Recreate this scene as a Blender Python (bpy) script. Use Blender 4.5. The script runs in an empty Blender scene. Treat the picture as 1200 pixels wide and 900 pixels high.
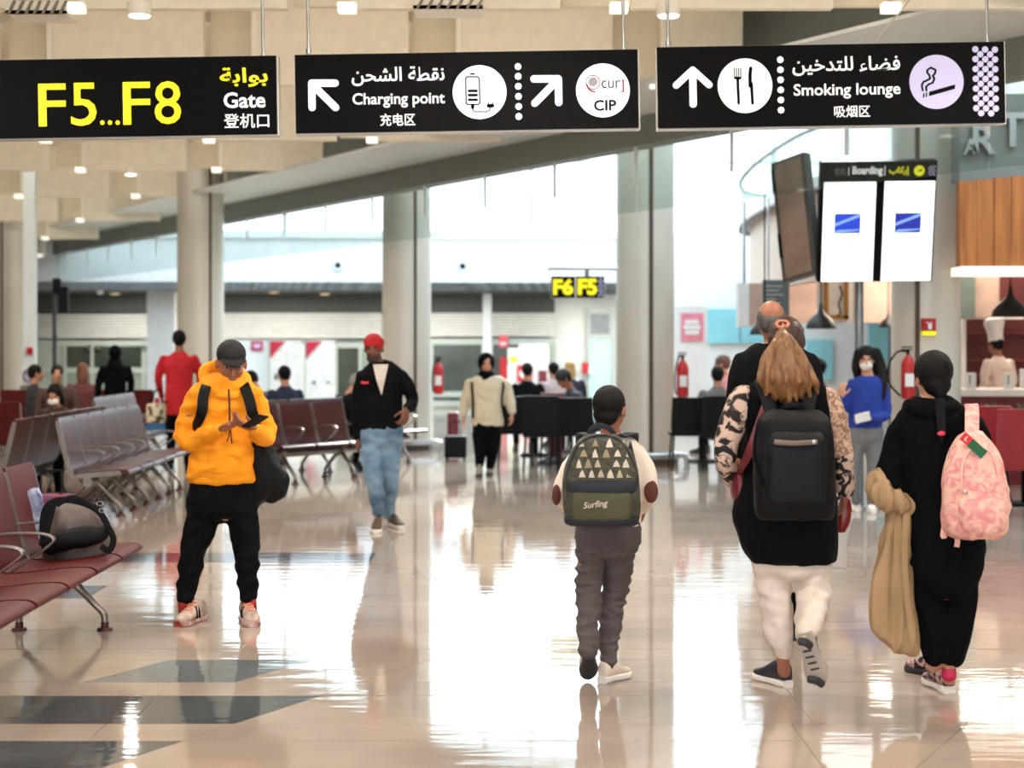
import bpy, bmesh, math, random
from mathutils import Vector, Matrix, noise, Quaternion
S = bpy.context.scene
C = S.collection
F = 2000.0           # focal length in pixels of the 1200 px wide frame
EYE = 1.62
# ------------------------------------------------------------------ camera
cd = bpy.data.cameras.new('camera'); cam = bpy.data.objects.new('camera', cd); C.objects.link(cam)
cam.location = (0, 0, EYE); cam.rotation_euler = (math.radians(90), 0, 0)
cd.sensor_width = 36; cd.lens = 60; cd.shift_y = -50/1200
cd.clip_end = 200
cd.dof.use_dof = True; cd.dof.focus_distance = 8.9; cd.dof.aperture_fstop = 2.1
S.camera = cam
# ------------------------------------------------------------------ sky
w = bpy.data.worlds.new('sky'); S.world = w; w.use_nodes = True
nt = w.node_tree; nt.nodes.clear()
wo = nt.nodes.new('ShaderNodeOutputWorld'); wb = nt.nodes.new('ShaderNodeBackground')
tc = nt.nodes.new('ShaderNodeTexCoord'); sx = nt.nodes.new('ShaderNodeSeparateXYZ'); rp = nt.nodes.new('ShaderNodeValToRGB')
nt.links.new(tc.outputs['Generated'], sx.inputs[0]); nt.links.new(sx.outputs['Z'], rp.inputs[0])
rp.color_ramp.elements[0].color = (.93, .96, 1, 1); rp.color_ramp.elements[1].color = (.72, .86, 1, 1)
nt.links.new(rp.outputs[0], wb.inputs[0]); wb.inputs[1].default_value = 5.0
nt.links.new(wb.outputs[0], wo.inputs[0])
# ------------------------------------------------------------------ low soft sun behind the window wall
sl = bpy.data.lights.new('sun', 'SUN'); sl.energy = 13; sl.angle = math.radians(14); sl.color = (1, .97, .93)
so_ = bpy.data.objects.new('sun', sl); C.objects.link(so_); so_.location = (6, 50, 25)
so_.rotation_euler = Vector((-.22, -.85, -.50)).to_track_quat('-Z', 'Y').to_euler()
# ------------------------------------------------------------------ exposure
S.view_settings.view_transform = 'Standard'; S.view_settings.look = 'None'
S.view_settings.gamma = 1; S.view_settings.exposure = 0.12; S.view_settings.use_curve_mapping = False
S.cycles.use_denoising = True
S.cycles.max_bounces = 8; S.cycles.diffuse_bounces = 4; S.cycles.glossy_bounces = 4
S.cycles.transparent_max_bounces = 12; S.cycles.caustics_reflective = False; S.cycles.caustics_refractive = False
S.cycles.sample_clamp_indirect = 6
# ------------------------------------------------------------------ ceiling downlights, and area lights added as fill
def area(name, loc, size, power, col=(1, .9, .78), rot=(0, 0, 0), sy=None):
    l = bpy.data.lights.new(name, 'AREA'); l.energy = power; l.color = col
    l.shape = 'RECTANGLE'; l.size = size; l.size_y = sy or size
    o = bpy.data.objects.new(name, l); C.objects.link(o); o.location = loc; o.rotation_euler = rot
    return o
DOWN = [(-3, 5, 3.9), (.5, 5, 3.9), (4, 5, 3.9), (-4, 9, 3.9), (0, 9, 3.9), (3.2, 8.6, 3.9), (-2.62, 12, 3.93), (1.1, 12, 3.93), (-5.6, 14, 3.95), (-1.4, 15.95, 3.98), (-5.35, 23.95, 3.98), (-5.25, 28, 3.95), (-9, 20, 3.93), (-6.5, 19.9, 3.93)]
for p in DOWN:
    l = bpy.data.lights.new('downlight_lamp', 'SPOT'); l.energy = 215; l.color = (1, .93, .86); l.spot_size = math.radians(165); l.spot_blend = .6; l.shadow_soft_size = .07
    o = bpy.data.objects.new('downlight_lamp', l); C.objects.link(o); o.location = (p[0], p[1], p[2]-.06)
for k in range(8):      # unseen strip lights, added behind each row to brighten the ceiling boards
    y = 4.5+4*k; x1 = -1.84-.545*(y-24.2)-1.6; x0 = -max(3.2, y*.36+1.5)
    area('added_strip_light', ((x0+x1)/2, y, 4.72), x1-x0, 40*(x1-x0)/6, (1, .92, .8), (math.radians(62), 0, 0), .08)
for x, y, p in ((-9.5, 42.9, 110), (-6, 42.9, 110), (-2.2, 42.9, 110), (2.2, 42.9, 110)):  # added fill under the soffit to brighten the dark kiosk wall
    area('kiosk_fill_light', (x, y, 2.83), 2.6, p, (1, .95, .86), sy=.4)
area('cafe_fill_light', (6.3, 23, 3.3), 2.5, 260, (1, .84, .68))  # both cafe area lights are added fill for the dark rear
area('cafe_fill_light', (7.4, 19.5, 2.3), 1.2, 40, (1, .78, .6))

# ------------------------------------------------------------------ helpers
def lin(c):
    if isinstance(c, str):
        c = [int(c[i:i+2], 16)/255 for i in (0, 2, 4)]
    return tuple((v/12.92 if v <= .04045 else ((v+.055)/1.055)**2.4) for v in c[:3]) + (1,)
MATS = {}
def mat(name, col='808080', rough=.6, metal=0, var=.12, vscale=6, bump=0, bscale=60, col2=None, coat=0, emit=None, es=1, spec=.5, stretch=None, sheen=0):
    if name in MATS: return MATS[name]
    m = bpy.data.materials.new(name); m.use_nodes = True
    n = m.node_tree.nodes; L = m.node_tree.links; b = n['Principled BSDF']
    b.inputs['Roughness'].default_value = rough; b.inputs['Metallic'].default_value = metal
    b.inputs['Specular IOR Level'].default_value = spec; b.inputs['Coat Weight'].default_value = coat
    b.inputs['Sheen Weight'].default_value = sheen
    t = n.new('ShaderNodeTexCoord'); mp = n.new('ShaderNodeMapping'); L.new(t.outputs['Object'], mp.inputs[0])
    if stretch: mp.inputs['Scale'].default_value = stretch
    nz = n.new('ShaderNodeTexNoise'); nz.inputs['Scale'].default_value = vscale; nz.inputs['Detail'].default_value = 4
    L.new(mp.outputs[0], nz.inputs['Vector'])
    r = n.new('ShaderNodeValToRGB'); L.new(nz.outputs[0], r.inputs[0])
    a = lin(col); c2 = lin(col2) if col2 else tuple(v*(1-var) for v in a[:3])+(1,)
    a = a if col2 else tuple(min(1, v*(1+var*.5)) for v in a[:3])+(1,)
    r.color_ramp.elements[0].position = .35; r.color_ramp.elements[1].position = .65
    r.color_ramp.elements[0].color = c2; r.color_ramp.elements[1].color = a
    L.new(r.outputs[0], b.inputs['Base Color'])
    if bump:
        n2 = n.new('ShaderNodeTexNoise'); n2.inputs['Scale'].default_value = bscale; L.new(mp.outputs[0], n2.inputs['Vector'])
        bp = n.new('ShaderNodeBump'); bp.inputs['Strength'].default_value = bump; bp.inputs['Distance'].default_value = .01
        L.new(n2.outputs[0], bp.inputs['Height']); L.new(bp.outputs[0], b.inputs['Normal'])
    if emit:
        b.inputs['Emission Color'].default_value = lin(emit); b.inputs['Emission Strength'].default_value = es
    MATS[name] = m; return m
def glass(name, tint='c8d8d4', refl=.08, rough=.02, opac=0.0, body='90a0a0'):
    if name in MATS: return MATS[name]
    m = bpy.data.materials.new(name); m.use_nodes = True; n = m.node_tree.nodes; L = m.node_tree.links; n.clear()
    o = n.new('ShaderNodeOutputMaterial'); tr = n.new('ShaderNodeBsdfTransparent'); gl = n.new('ShaderNodeBsdfGlossy'); df = n.new('ShaderNodeBsdfDiffuse')
    tr.inputs[0].default_value = lin(tint); gl.inputs['Roughness'].default_value = rough; df.inputs[0].default_value = lin(body)
    m1 = n.new('ShaderNodeMixShader'); m2 = n.new('ShaderNodeMixShader'); m1.inputs[0].default_value = refl; m2.inputs[0].default_value = opac
    L.new(tr.outputs[0], m1.inputs[1]); L.new(gl.outputs[0], m1.inputs[2]); L.new(m1.outputs[0], m2.inputs[1]); L.new(df.outputs[0], m2.inputs[2])
    L.new(m2.outputs[0], o.inputs[0]); MATS[name] = m; return m
def W(px, py, d):     # a point at depth d seen at pixel px, py
    return Vector(((px-600)/F*d, d, EYE-(py-400)/F*d))
def G(px, py):        # the floor point seen at that pixel
    d = EYE*F/(py-400); return Vector(((px-600)/F*d, d, 0))
def tag(o, label=None, cat=None, group=None, kind=None):
    if label: o['label'] = label
    if cat: o['category'] = cat
    if group: o['group'] = group
    if kind: o['kind'] = kind
    return o
def thing(name, label, cat, loc=(0, 0, 0), rz=0, group=None):
    o = bpy.data.objects.new(name, None); C.objects.link(o); o.location = loc; o.rotation_euler = (0, 0, rz)
    o.empty_display_size = .1
    return tag(o, label, cat, group)
def org(o):
    v = Vector((0, 0, 0))
    while o: v = v + o.location; o = o.parent
    return v
def obj(name, bm, m, parent=None, world=True, smooth=True, keep=False):
    me = bpy.data.meshes.new(name)
    if isinstance(bm, bpy.types.Mesh): me = bm
    else: bmesh.ops.recalc_face_normals(bm, faces=bm.faces) if not keep else None; bm.to_mesh(me); bm.free()
    if parent and world: me.transform(Matrix.Translation(-org(parent)))
    if smooth:
        me.polygons.foreach_set('use_smooth', [True]*len(me.polygons))
        try: me.set_sharp_from_angle(angle=math.radians(38))
        except Exception: pass
    if m: me.materials.append(m)
    o = bpy.data.objects.new(name, me); C.objects.link(o)
    if parent: o.parent = parent
    return o
def struct(name, bm, m, parent=None, **k):
    o = obj(name, bm, m, parent, **k)
    if not parent: o['kind'] = 'structure'
    return o
def copytree(o, parent=None):
    c = o.copy(); C.objects.link(c); c.parent = parent
    for ch in list(o.children): copytree(ch, c)
    return c
def BM(): return bmesh.new()
def box(bm, lo, hi, M=None, bev=0):
    lo, hi = Vector(lo), Vector(hi)
    r = bmesh.ops.create_cube(bm, size=1); vs = r['verts']
    for v in vs: v.co = Vector([(lo[i]+hi[i])/2 + v.co[i]*(hi[i]-lo[i]) for i in range(3)])
    if bev:
        es = list({e for v in vs for e in v.link_edges})
        rr = bmesh.ops.bevel(bm, geom=es, offset=bev, segments=2, affect='EDGES', profile=.6)
        vs = list({v for f in rr['faces'] for v in f.verts} | {v for v in vs if v.is_valid})
    if M: bmesh.ops.transform(bm, matrix=M, verts=vs)
    return vs
def cyl(bm, a, b, r, r2=None, n=16, cap=True):
    a, b = Vector(a), Vector(b); r2 = r if r2 is None else r2
    q = (b-a).to_track_quat('Z', 'Y').to_matrix()
    R = []
    for p, rr in ((a, r), (b, r2)):
        R.append([bm.verts.new(p + q @ Vector((math.cos(t*2*math.pi/n)*rr, math.sin(t*2*math.pi/n)*rr, 0))) for t in range(n)])
    for i in range(n): bm.faces.new((R[0][i], R[0][(i+1) % n], R[1][(i+1) % n], R[1][i]))
    if cap: bm.faces.new(R[0][::-1]); bm.faces.new(R[1])
def sphere(bm, c, r, M=None, u=16, v=10):
    rr = bmesh.ops.create_uvsphere(bm, u_segments=u, v_segments=v, radius=1)
    r = (r, r, r) if isinstance(r, (int, float)) else r
    for x in rr['verts']:
        p = Vector((x.co.x*r[0], x.co.y*r[1], x.co.z*r[2]))
        if M: p = M @ p
        x.co = p + Vector(c)
    return rr['verts']
def rings(bm, secs, n=16, cap=True, p=2.0):
    """closed loft through sections (centre, half axis u, half axis v); p is the superellipse power"""
    R = []
    for c, u, v in secs:
        row = []
        for i in range(n):
            t = 2*math.pi*i/n; ct, st = math.cos(t), math.sin(t)
            a = math.copysign(abs(ct)**(2/p), ct); b = math.copysign(abs(st)**(2/p), st)
            row.append(bm.verts.new(c+u*a+v*b))
        R.append(row)
    for k in range(len(R)-1):
        for i in range(n): bm.faces.new((R[k][i], R[k][(i+1) % n], R[k+1][(i+1) % n], R[k+1][i]))
    if cap: bm.faces.new(R[0][::-1]); bm.faces.new(R[-1])
def cr(P, k):     # Catmull-Rom over lists of equal length tuples
    out = []
    for i in range(len(P)-1):
        a, b, c, d = P[max(i-1, 0)], P[i], P[i+1], P[min(i+2, len(P)-1)]
        for j in range(k):
            t = j/k
            out.append(tuple(.5*((2*b[q])+(-a[q]+c[q])*t+(2*a[q]-5*b[q]+4*c[q]-d[q])*t*t+(-a[q]+3*b[q]-3*c[q]+d[q])*t**3) for q in range(len(b))))
    out.append(tuple(P[-1])); return out
def limb(bm, pts, rad, n=14, k=4, ref=(1, 0, 0), p=2.0, dome=True):
    """smooth tapered tube; rad numbers or (ru, rv)"""
    P = [tuple(q)+((r, r) if isinstance(r, (int, float)) else tuple(r)) for q, r in zip(pts, rad)]
    Q = cr(P, k) if k > 1 else P
    secs = []; ref = Vector(ref)
    for i, q in enumerate(Q):
        c = Vector(q[:3]); t = (Vector(Q[min(i+1, len(Q)-1)][:3])-Vector(Q[max(i-1, 0)][:3])).normalized()
        u = ref - t*ref.dot(t)
        if u.length < .15: u = Vector((0, 1, 0)) - t*t.y
        u.normalize(); v = t.cross(u)
        secs.append((c, u*max(q[3], .0005), v*max(q[4], .0005), t))
    out = [(a, b, c) for a, b, c, _ in secs]
    if dome:
        c, u, v, t = secs[0]; e = min(u.length, v.length)
        out = [(c-t*e*.75, u*.4, v*.4), (c-t*e*.45, u*.8, v*.8)] + out
        c, u, v, t = secs[-1]; e = min(u.length, v.length)
        out = out + [(c+t*e*.45, u*.8, v*.8), (c+t*e*.75, u*.4, v*.4)]
    rings(bm, out, n, True, p)
def tube(bm, pts, r, n=8, k=4): limb(bm, pts, [r]*len(pts), n=n, k=k, dome=False)
def ribbon(bm, pts, w, th, nrm, k=5):
    """flat strap: width w across, thickness th along nrm (vector or list)"""
    Q = cr([tuple(p) for p in pts], k); N = nrm if isinstance(nrm, list) else [nrm]*len(pts)
    NQ = cr([tuple(p) for p in N], k); secs = []
    for i, q in enumerate(Q):
        t = (Vector(Q[min(i+1, len(Q)-1)])-Vector(Q[max(i-1, 0)])).normalized(); nn = Vector(NQ[i])
        nn = (nn - t*nn.dot(t)).normalized(); s = t.cross(nn)
        secs.append((Vector(q), s*w/2, nn*th/2))
    rings(bm, secs, 12, True, 4)
def extr(bm, pts, nrm, th):
    """prism from an outline of points, extruded by th along nrm"""
    nrm = Vector(nrm).normalized()*th
    a = [bm.verts.new(Vector(p)) for p in pts]; b = [bm.verts.new(Vector(p)+nrm) for p in pts]
    try:
        bm.faces.new(a); bm.faces.new(b[::-1])
    except ValueError: pass
    for i in range(len(a)): bm.faces.new((a[i], b[i], b[(i+1) % len(a)], a[(i+1) % len(a)]))
def remesh(bm, voxel, smooth=3, fold=0, fscale=8, seed=0, stretch=(1, 1, 1)):
    bmesh.ops.recalc_face_normals(bm, faces=bm.faces)
    me = bpy.data.meshes.new('t'); bm.to_mesh(me); bm.free()
    o = bpy.data.objects.new('t', me); C.objects.link(o)
    r = o.modifiers.new('r', 'REMESH'); r.mode = 'VOXEL'; r.voxel_size = voxel; r.adaptivity = 0
    s = o.modifiers.new('s', 'SMOOTH'); s.factor = .6; s.iterations = smooth
    dg = bpy.context.evaluated_depsgraph_get(); dg.update()
    out = bpy.data.meshes.new_from_object(o.evaluated_get(dg))
    bpy.data.objects.remove(o); bpy.data.meshes.remove(me)
    if fold:
        ns = [v.normal.copy() for v in out.vertices]; sv = Vector((seed*3.1, seed*1.7, 0))
        for v, nn in zip(out.vertices, ns):
            q = Vector((v.co.x*stretch[0], v.co.y*stretch[1], v.co.z*stretch[2]))*fscale+sv
            a = noise.noise(q); b = noise.noise(q*2.3)
            v.co += nn*fold*((1-abs(a)*3)*.6 + b*.7)
    return out
def text(body, w=None, h=None, off=0, ext=.0015, squeeze=None):
    """text as a mesh in the xz plane, centred on the origin, fitted to width w or height h"""
    cu = bpy.data.curves.new('t', 'FONT'); cu.body = body; cu.size = 1; cu.offset = off; cu.extrude = .02; cu.resolution_u = 3
    o = bpy.data.objects.new('t', cu); C.objects.link(o)
    dg = bpy.context.evaluated_depsgraph_get(); dg.update()
    me = bpy.data.meshes.new_from_object(o.evaluated_get(dg)); bpy.data.objects.remove(o)
    xs = [v.co.x for v in me.vertices] or [0, 1]; ys = [v.co.y for v in me.vertices] or [0, 1]
    cx, cy = (min(xs)+max(xs))/2, (min(ys)+max(ys))/2; W0, H0 = max(xs)-min(xs), max(ys)-min(ys)
    sx_ = w/W0 if w else h/H0; sy_ = h/H0 if h else sx_
    for v in me.vertices:
        v.co = Vector(((v.co.x-cx)*sx_, -v.co.z/.02*ext, (v.co.y-cy)*sy_))
    return me
def mapmesh(me, M): me.transform(M); return me
def disc(bm, c, r, y0, y1, n=32): cyl(bm, (c[0], y1, c[1]), (c[0], y0, c[1]), r, n=n)
# ================================================================== SETTING
# ---- floor: polished stone tiles in wide and narrow courses with slanting slate inlays
def floor_mat(name, c1, c2, rough=.045):
    m = bpy.data.materials.new(name); m.use_nodes = True; n = m.node_tree.nodes; L = m.node_tree.links; b = n['Principled BSDF']
    g = n.new('ShaderNodeNewGeometry')
    nz = n.new('ShaderNodeTexNoise'); nz.inputs['Scale'].default_value = 1.3; nz.inputs['Detail'].default_value = 8; L.new(g.outputs['Position'], nz.inputs['Vector'])
    r = n.new('ShaderNodeValToRGB'); L.new(nz.outputs[0], r.inputs[0]); r.color_ramp.elements[0].position = .35; r.color_ramp.elements[1].position = .7
    r.color_ramp.elements[0].color = lin(c1); r.color_ramp.elements[1].color = lin(c2); L.new(r.outputs[0], b.inputs['Base Color'])
    b.inputs['Roughness'].default_value = rough; b.inputs['IOR'].default_value = 1.75
    mp = n.new('ShaderNodeMapping'); mp.inputs['Scale'].default_value = (1.2, 5, 1); L.new(g.outputs['Position'], mp.inputs[0])
    n2 = n.new('ShaderNodeTexNoise'); n2.inputs['Scale'].default_value = 1.6; n2.inputs['Detail'].default_value = 3; L.new(mp.outputs[0], n2.inputs['Vector'])
    bp = n.new('ShaderNodeBump'); bp.inputs['Strength'].default_value = .07; bp.inputs['Distance'].default_value = .02
    L.new(n2.outputs[0], bp.inputs['Height']); L.new(bp.outputs[0], b.inputs['Normal'])
    return m
M_BEIGE = floor_mat('polished_beige_stone', 'a39386', 'b8a89a')
M_SLATE = floor_mat('polished_slate', '45484a', '5c6062', .06)
M_SLATE_REFL = floor_mat('slate_reflection_tint', '6c7072', '7e8284', .05)  # lighter copy of the slate, floor reflection put into its colour
M_JOINT = mat('joint_grout', '6a5a4e', .5)
bm = BM(); box(bm, (-30, -6, -.1), (30, 60, -.004)); floor = struct('floor', bm, M_BEIGE, smooth=False)
# courses: boundaries 6.92+.88k (wide course ends) and 7.22+.88k
DIAG = (-1.175, 7.23, .52)
def diagx(y, off=0): return DIAG[0]+DIAG[2]*(y-DIAG[1])+off
def poly_tile(pts, m, par=None):
    bm = BM(); extr(bm, [Vector((x, y, 0)) for x, y in pts], (0, 0, -1), .02)
    o = struct('tile', bm, m, floor, smooth=False); return o
def clipx(a, b, y0, y1, c0, c1):   # tile between slanted or straight sides
    return [(a[0], y0), (b[0], y0), (b[1], y1), (a[1], y1)]
def course(y0, y1, xl, xr, tl, wide, k):
    g = .0025
    edges = []      # list of (x at y0, x at y1)
    def d(off): return (diagx(y0, off), diagx(y1, off))
    cuts = [(x, x) for x in [xl+tl*i+(.37*k % tl) for i in range(int((xr-xl)/tl)+1)]]
    slants = [d(-1.32), d(-.6), d(0), d(3.1)] if wide and k == 2 else [d(0), d(3.1)] if wide else [d(0), d(3.1)]
    for s in slants:
        cuts = [c for c in cuts if not (min(s)-.25 < c[0] < max(s)+.25)]
    cuts += slants; cuts.sort(key=lambda c: c[0]+c[1])
    for a, b in zip(cuts[:-1], cuts[1:]):
        mid = (a[0]+a[1]+b[0]+b[1])/4; ym = (y0+y1)/2
        dark = False
        if wide:
            if k in (0, 1): dark = mid < diagx(ym)
            elif k == 2: dark = diagx(ym, -1.32) < mid < diagx(ym, -.6)
            elif k >= 5: dark = (k % 2 == 1) and (mid > diagx(ym, 3.1) or mid < diagx(ym, -3))
        poly_tile([(a[0]+g, y0+g), (b[0]-g, y0+g), (b[1]-g, y1-g), (a[1]+g, y1-g)], (M_SLATE_REFL if k == 2 else M_SLATE) if dark else M_BEIGE)
for k in range(0, 9):
    yw = 6.35+.88*k; half = yw*.31+.9
    course(yw, yw+.57, -half-.3, half+.3, 1.45, True, k)
    course(yw+.57, yw+.88, -half-.3, half+.3, 1.45, False, k)
bm = BM(); box(bm, (-30, 6.35+.88*9, -.02), (30, 60, 0)); struct('floor_slab', bm, M_BEIGE, floor, smooth=False)
bm = BM(); box(bm, (-30, -6, -.02), (30, 6.347, 0)); struct('floor_slab', bm, M_BEIGE, floor, smooth=False)

# ---- ceiling of the low hall, cut along the slanting atrium edge
EX, ED, ES = -1.84, 24.2, -.545
def E(t): return (EX+ES*t, ED+t)
def edge_x(d): return EX+ES*(d-ED)
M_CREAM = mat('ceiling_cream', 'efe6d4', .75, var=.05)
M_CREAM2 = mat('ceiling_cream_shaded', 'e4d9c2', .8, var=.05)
M_WHITE = mat('painted_white', 'e4e6e6', .6, var=.03)
M_FIN = mat('ceiling_fin_white', 'f4efe2', .5, var=.02)
M_COVE = mat('cove_lamp_white', 'ffffff', .4, var=.02, emit='fff6e6', es=.8)
M_GREYBEAM = mat('grey_beam', '7d827f', .5, var=.05)
ceiling = None
bm = BM()
extr(bm, [Vector((-26, -3, 0)), Vector((edge_x(-3), -3, 0)), Vector((edge_x(44), 44, 0)), Vector((-26, 44, 0))], (0, 0, 1), .3)
bmesh.ops.transform(bm, matrix=Matrix.Translation((0, 0, 4.85)), verts=bm.verts)
ceiling = struct('ceiling', bm, M_CREAM, smooth=False)
ZB = {4: 4.0, 8: 4.0, 12: 3.96, 16: 4.02, 20: 3.97, 24: 4.02, 28: 3.99, 32: 3.88, 36: 3.78, 40: 3.62}
bmA = {}
def panel_mesh(key, w, h, th):
    if key not in bmA:
        bm = BM(); box(bm, (0, 0, 0), (w, th, h), bev=.01); me = bpy.data.meshes.new(key); bm.to_mesh(me); bm.free(); bmA[key] = me
    return bmA[key]
def put(name, me, m, loc, parent):
    if not me.materials: me.materials.append(m)
    o = bpy.data.objects.new(name, me); C.objects.link(o); o.parent = parent; o.location = loc; return o
PW, RW = 1.42, .50
for j, (d, zb) in enumerate(sorted(ZB.items())):
    x = edge_x(d+.3)-.3
    xr0 = {12: None}.get(d)
    phase = [.9, 1.6, 0, .86, .05, 1.0, .3, 1.3][j % 8]
    # recess right-hand ends measured in the photograph at d=24: px 100, 262
    x1 = {24: (100-600)/F*24+.0, 28: (27-600)/F*28, 32: (98-600)/F*32, 20: (60-600)/F*20, 16: (61-600)/F*16}.get(d, -3.0+phase)
    k0 = int((x-x1)/(PW+RW))+(1 if x > x1 else 0); xe = x1+(k0)*(PW+RW)
    lim = -(d*.33+1.2)
    while xe > lim:
        w = min(PW, x-xe)
        if xe > x: xe -= PW+RW; continue
        if d < 9 and xe < -6: break
        if w > .12:
            put('ceiling_panel', panel_mesh('cp%.2f%.2f' % (w, zb), w, 4.85-zb, .10), M_CREAM, (xe, d, zb), ceiling)
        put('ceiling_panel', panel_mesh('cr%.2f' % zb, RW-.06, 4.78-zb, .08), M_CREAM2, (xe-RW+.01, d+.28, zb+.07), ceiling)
        put('light_fin', panel_mesh('cf', .055, .78, .3), M_FIN, (xe-.055, d+.0, zb+.04), ceiling)
        put('cove_lamp', panel_mesh('cg', .13, .07, .12), M_COVE, (xe-.15, d+.0, zb-.02), ceiling)
        xe -= PW+RW
# slanting beam along the atrium edge
def along(t0, t1, z0, z1, th, off=0):
    a, b = E(t0), E(t1); a = Vector((a[0], a[1], 0)); b = Vector((b[0], b[1], 0)); n = Vector((b-a)).normalized(); s = Vector((n.y, -n.x, 0))
    P = [a+s*off, b+s*off, b+s*(off+th), a+s*(off+th)]
    bm = BM(); extr(bm, [p+Vector((0, 0, z0)) for p in P], (0, 0, 1), z1-z0); return bm
struct('trim_1', along(-18, 17.2, 3.72, 4.9, .25), M_GREYBEAM, smooth=False)['label'] = 'grey beam along the slanting edge of the low ceiling'
M_BEAMLO = mat('pale_beam', 'cfd3cf', .5, var=.05)
struct('trim_2', along(-18, 19.5, 4.03, 4.06, 1.3, -1.3), M_BEAMLO, smooth=False)
# glass smoke curtain under it
t = thing('glass_smoke_curtain', 'clear glass smoke curtain hanging in panels under the slanting ceiling beam', 'glass barrier', (E(0)[0], E(0)[1], 3.0))
GL = glass('curtain_glass', 'f0f5f3', .05, .03, .03, '8c9c98')
M_STEEL = mat('brushed_steel', 'b8bcc0', .28, 1, var=.1, stretch=(1, 1, 30))
s0 = -15.0
while s0 < 16:
    obj('glass_panel', along(s0+.01, s0+1.52, 3.02, 3.74, .012, .05), GL, t, smooth=False)
    obj('joint_clip', along(s0-.012, s0+.012, 3.3, 3.72, .03, .03), M_WHITE, t, smooth=False)
    s0 += 1.54
# ---- atrium shell beyond: bulkhead, windows, high roof
M_BULK = mat('bulkhead_white', 'dfe2e6', .55, var=.03)
BA, BB = Vector((-17.0, 40.8, 0)), Vector((6.3, 42.0, 0))       # bulkhead line
dirb = (BB-BA).normalized(); nb = Vector((dirb.y, -dirb.x, 0))   # towards camera
def bulk(s0, s1, z0, z1, th, off=0):
    a, b = BA+dirb*s0, BA+dirb*s1
    P = [a+nb*off, b+nb*off, b+nb*(off-th), a+nb*(off-th)]
    bm = BM(); extr(bm, [p+Vector((0, 0, z0)) for p in P], (0, 0, 1), z1-z0); return bm
LB = (BB-BA).length
BZ0, BZ1 = 2.86, 4.12
wall_back = struct('wall_back_bulkhead', bulk(-1, LB+6, BZ0, BZ1, .3), M_BULK, smooth=False)
struct('trim_3', bulk(-1, LB+6, BZ1, BZ1+.1, .5, .08), M_BULK, smooth=False)
# tall window wall on top of the bulkhead
WG = glass('window_glass', 'f2f8fa', .05, .02)
M_MULL = mat('window_mullion', 'd5dde0', .4, var=.03)
s = -.5; n_ = 0
while s < LB+5.5:
    n_ += 1; wdt = 3.0
    win = thing('window_%d' % n_, None, None, tuple(BA+dirb*s+Vector((0, 0, BZ1)))); win['kind'] = 'structure'
    fr = BM()
    for (a0, a1, z0, z1) in ((0, .06, BZ1+.1, 9.4), (wdt-.06, wdt, BZ1+.1, 9.4), (.06, wdt-.06, BZ1+.1, BZ1+.2), (.06, wdt-.06, 9.3, 9.4), (.06, wdt-.06, 6.0, 6.05)):
        a, b = BA+dirb*(s+a0)-nb*.1, BA+dirb*(s+a1)-nb*.1
        extr(fr, [p+Vector((0, 0, z0)) for p in (a, b, b-nb*.1, a-nb*.1)], (0, 0, 1), z1-z0)
    obj('window_frame', fr, M_MULL, win, smooth=False)
    for z0, z1 in ((BZ1+.2, 6.0), (6.05, 9.3)):
        obj('pane', bulk(s+.07, s+wdt-.07, z0, z1, .01, -.14), WG, win, smooth=False)
    s += wdt
sk = thing('ceiling_skylight', None, None, (6, 20, 9.4)); sk['kind'] = 'structure'
for k in range(20):
    y = -3+k*2.6; x0 = min(edge_x(y)+.3, 12.8)
    bm = BM(); box(bm, (x0, y, 9.4), (13.2, y+.16, 9.8)); obj('roof_beam', bm, M_WHITE, sk, smooth=False)
    bm = BM(); box(bm, (x0, y+.17, 9.6), (13.2, y+2.59, 9.62)); obj('pane', bm, WG, sk, smooth=False)
bm = BM(); extr(bm, [Vector((edge_x(2)+.3, 2, 4.9)), Vector((edge_x(44)+.3, 44, 4.9)), Vector((edge_x(44)+.3, 44, 9.4)), Vector((edge_x(2)+.3, 2, 9.4))], (-1, -.5, 0), .2)
struct('wall_atrium_side', bm, M_WHITE, smooth=False)
# soffit behind the bulkhead (dark) with its downlights; kiosk wall
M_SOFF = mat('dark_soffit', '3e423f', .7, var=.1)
KW = 44.5
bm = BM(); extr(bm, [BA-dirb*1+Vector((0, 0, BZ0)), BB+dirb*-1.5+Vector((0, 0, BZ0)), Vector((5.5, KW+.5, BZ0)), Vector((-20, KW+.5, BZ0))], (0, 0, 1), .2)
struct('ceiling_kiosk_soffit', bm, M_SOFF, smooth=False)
M_KWALL = mat('kiosk_wall_white', 'd3d5d3', .6, var=.05)
M_DARKIN = mat('kiosk_interior_dark', '3d443f', .5, var=.2)
M_MULG = mat('pale_green_frame', 'a9b5ae', .4, var=.06)
M_SLAT = mat('shutter_slat_metal', 'd4d6d2', .5, var=.08)
M_RED = mat('red_paint', 'b01818', .4, var=.1)
bm = BM(); box(bm, (-24, KW+.2, 0), (12, KW+.5, BZ0+1.5)); struct('wall_back', bm, M_KWALL, smooth=False)
def KX(px): return (px-600)/F*KW
def KZ(py): return EYE-(py-400)/F*KW
def shutter(px0, px1, py0, py1, nm='roller_shutter'):
    t = thing(nm, SHL.pop(0), 'shutter', ((KX(px0)+KX(px1))/2, KW, KZ(py1)))
    n = 8; z0, z1 = KZ(py1), KZ(py0); h = (z1-z0)/n
    for i in range(n):
        bm = BM(); box(bm, (KX(px0), KW-.06+(.0), z0+h*i+.008), (KX(px1), KW+.0, z0+h*(i+1)-.012), bev=.01); obj('slat', bm, M_SLAT, t, smooth=False)
    bm = BM(); box(bm, (KX(px0), KW+.0, z0), (KX(px1), KW+.05, z1)); obj('backing', bm, M_DARKIN, t, smooth=False)
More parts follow.
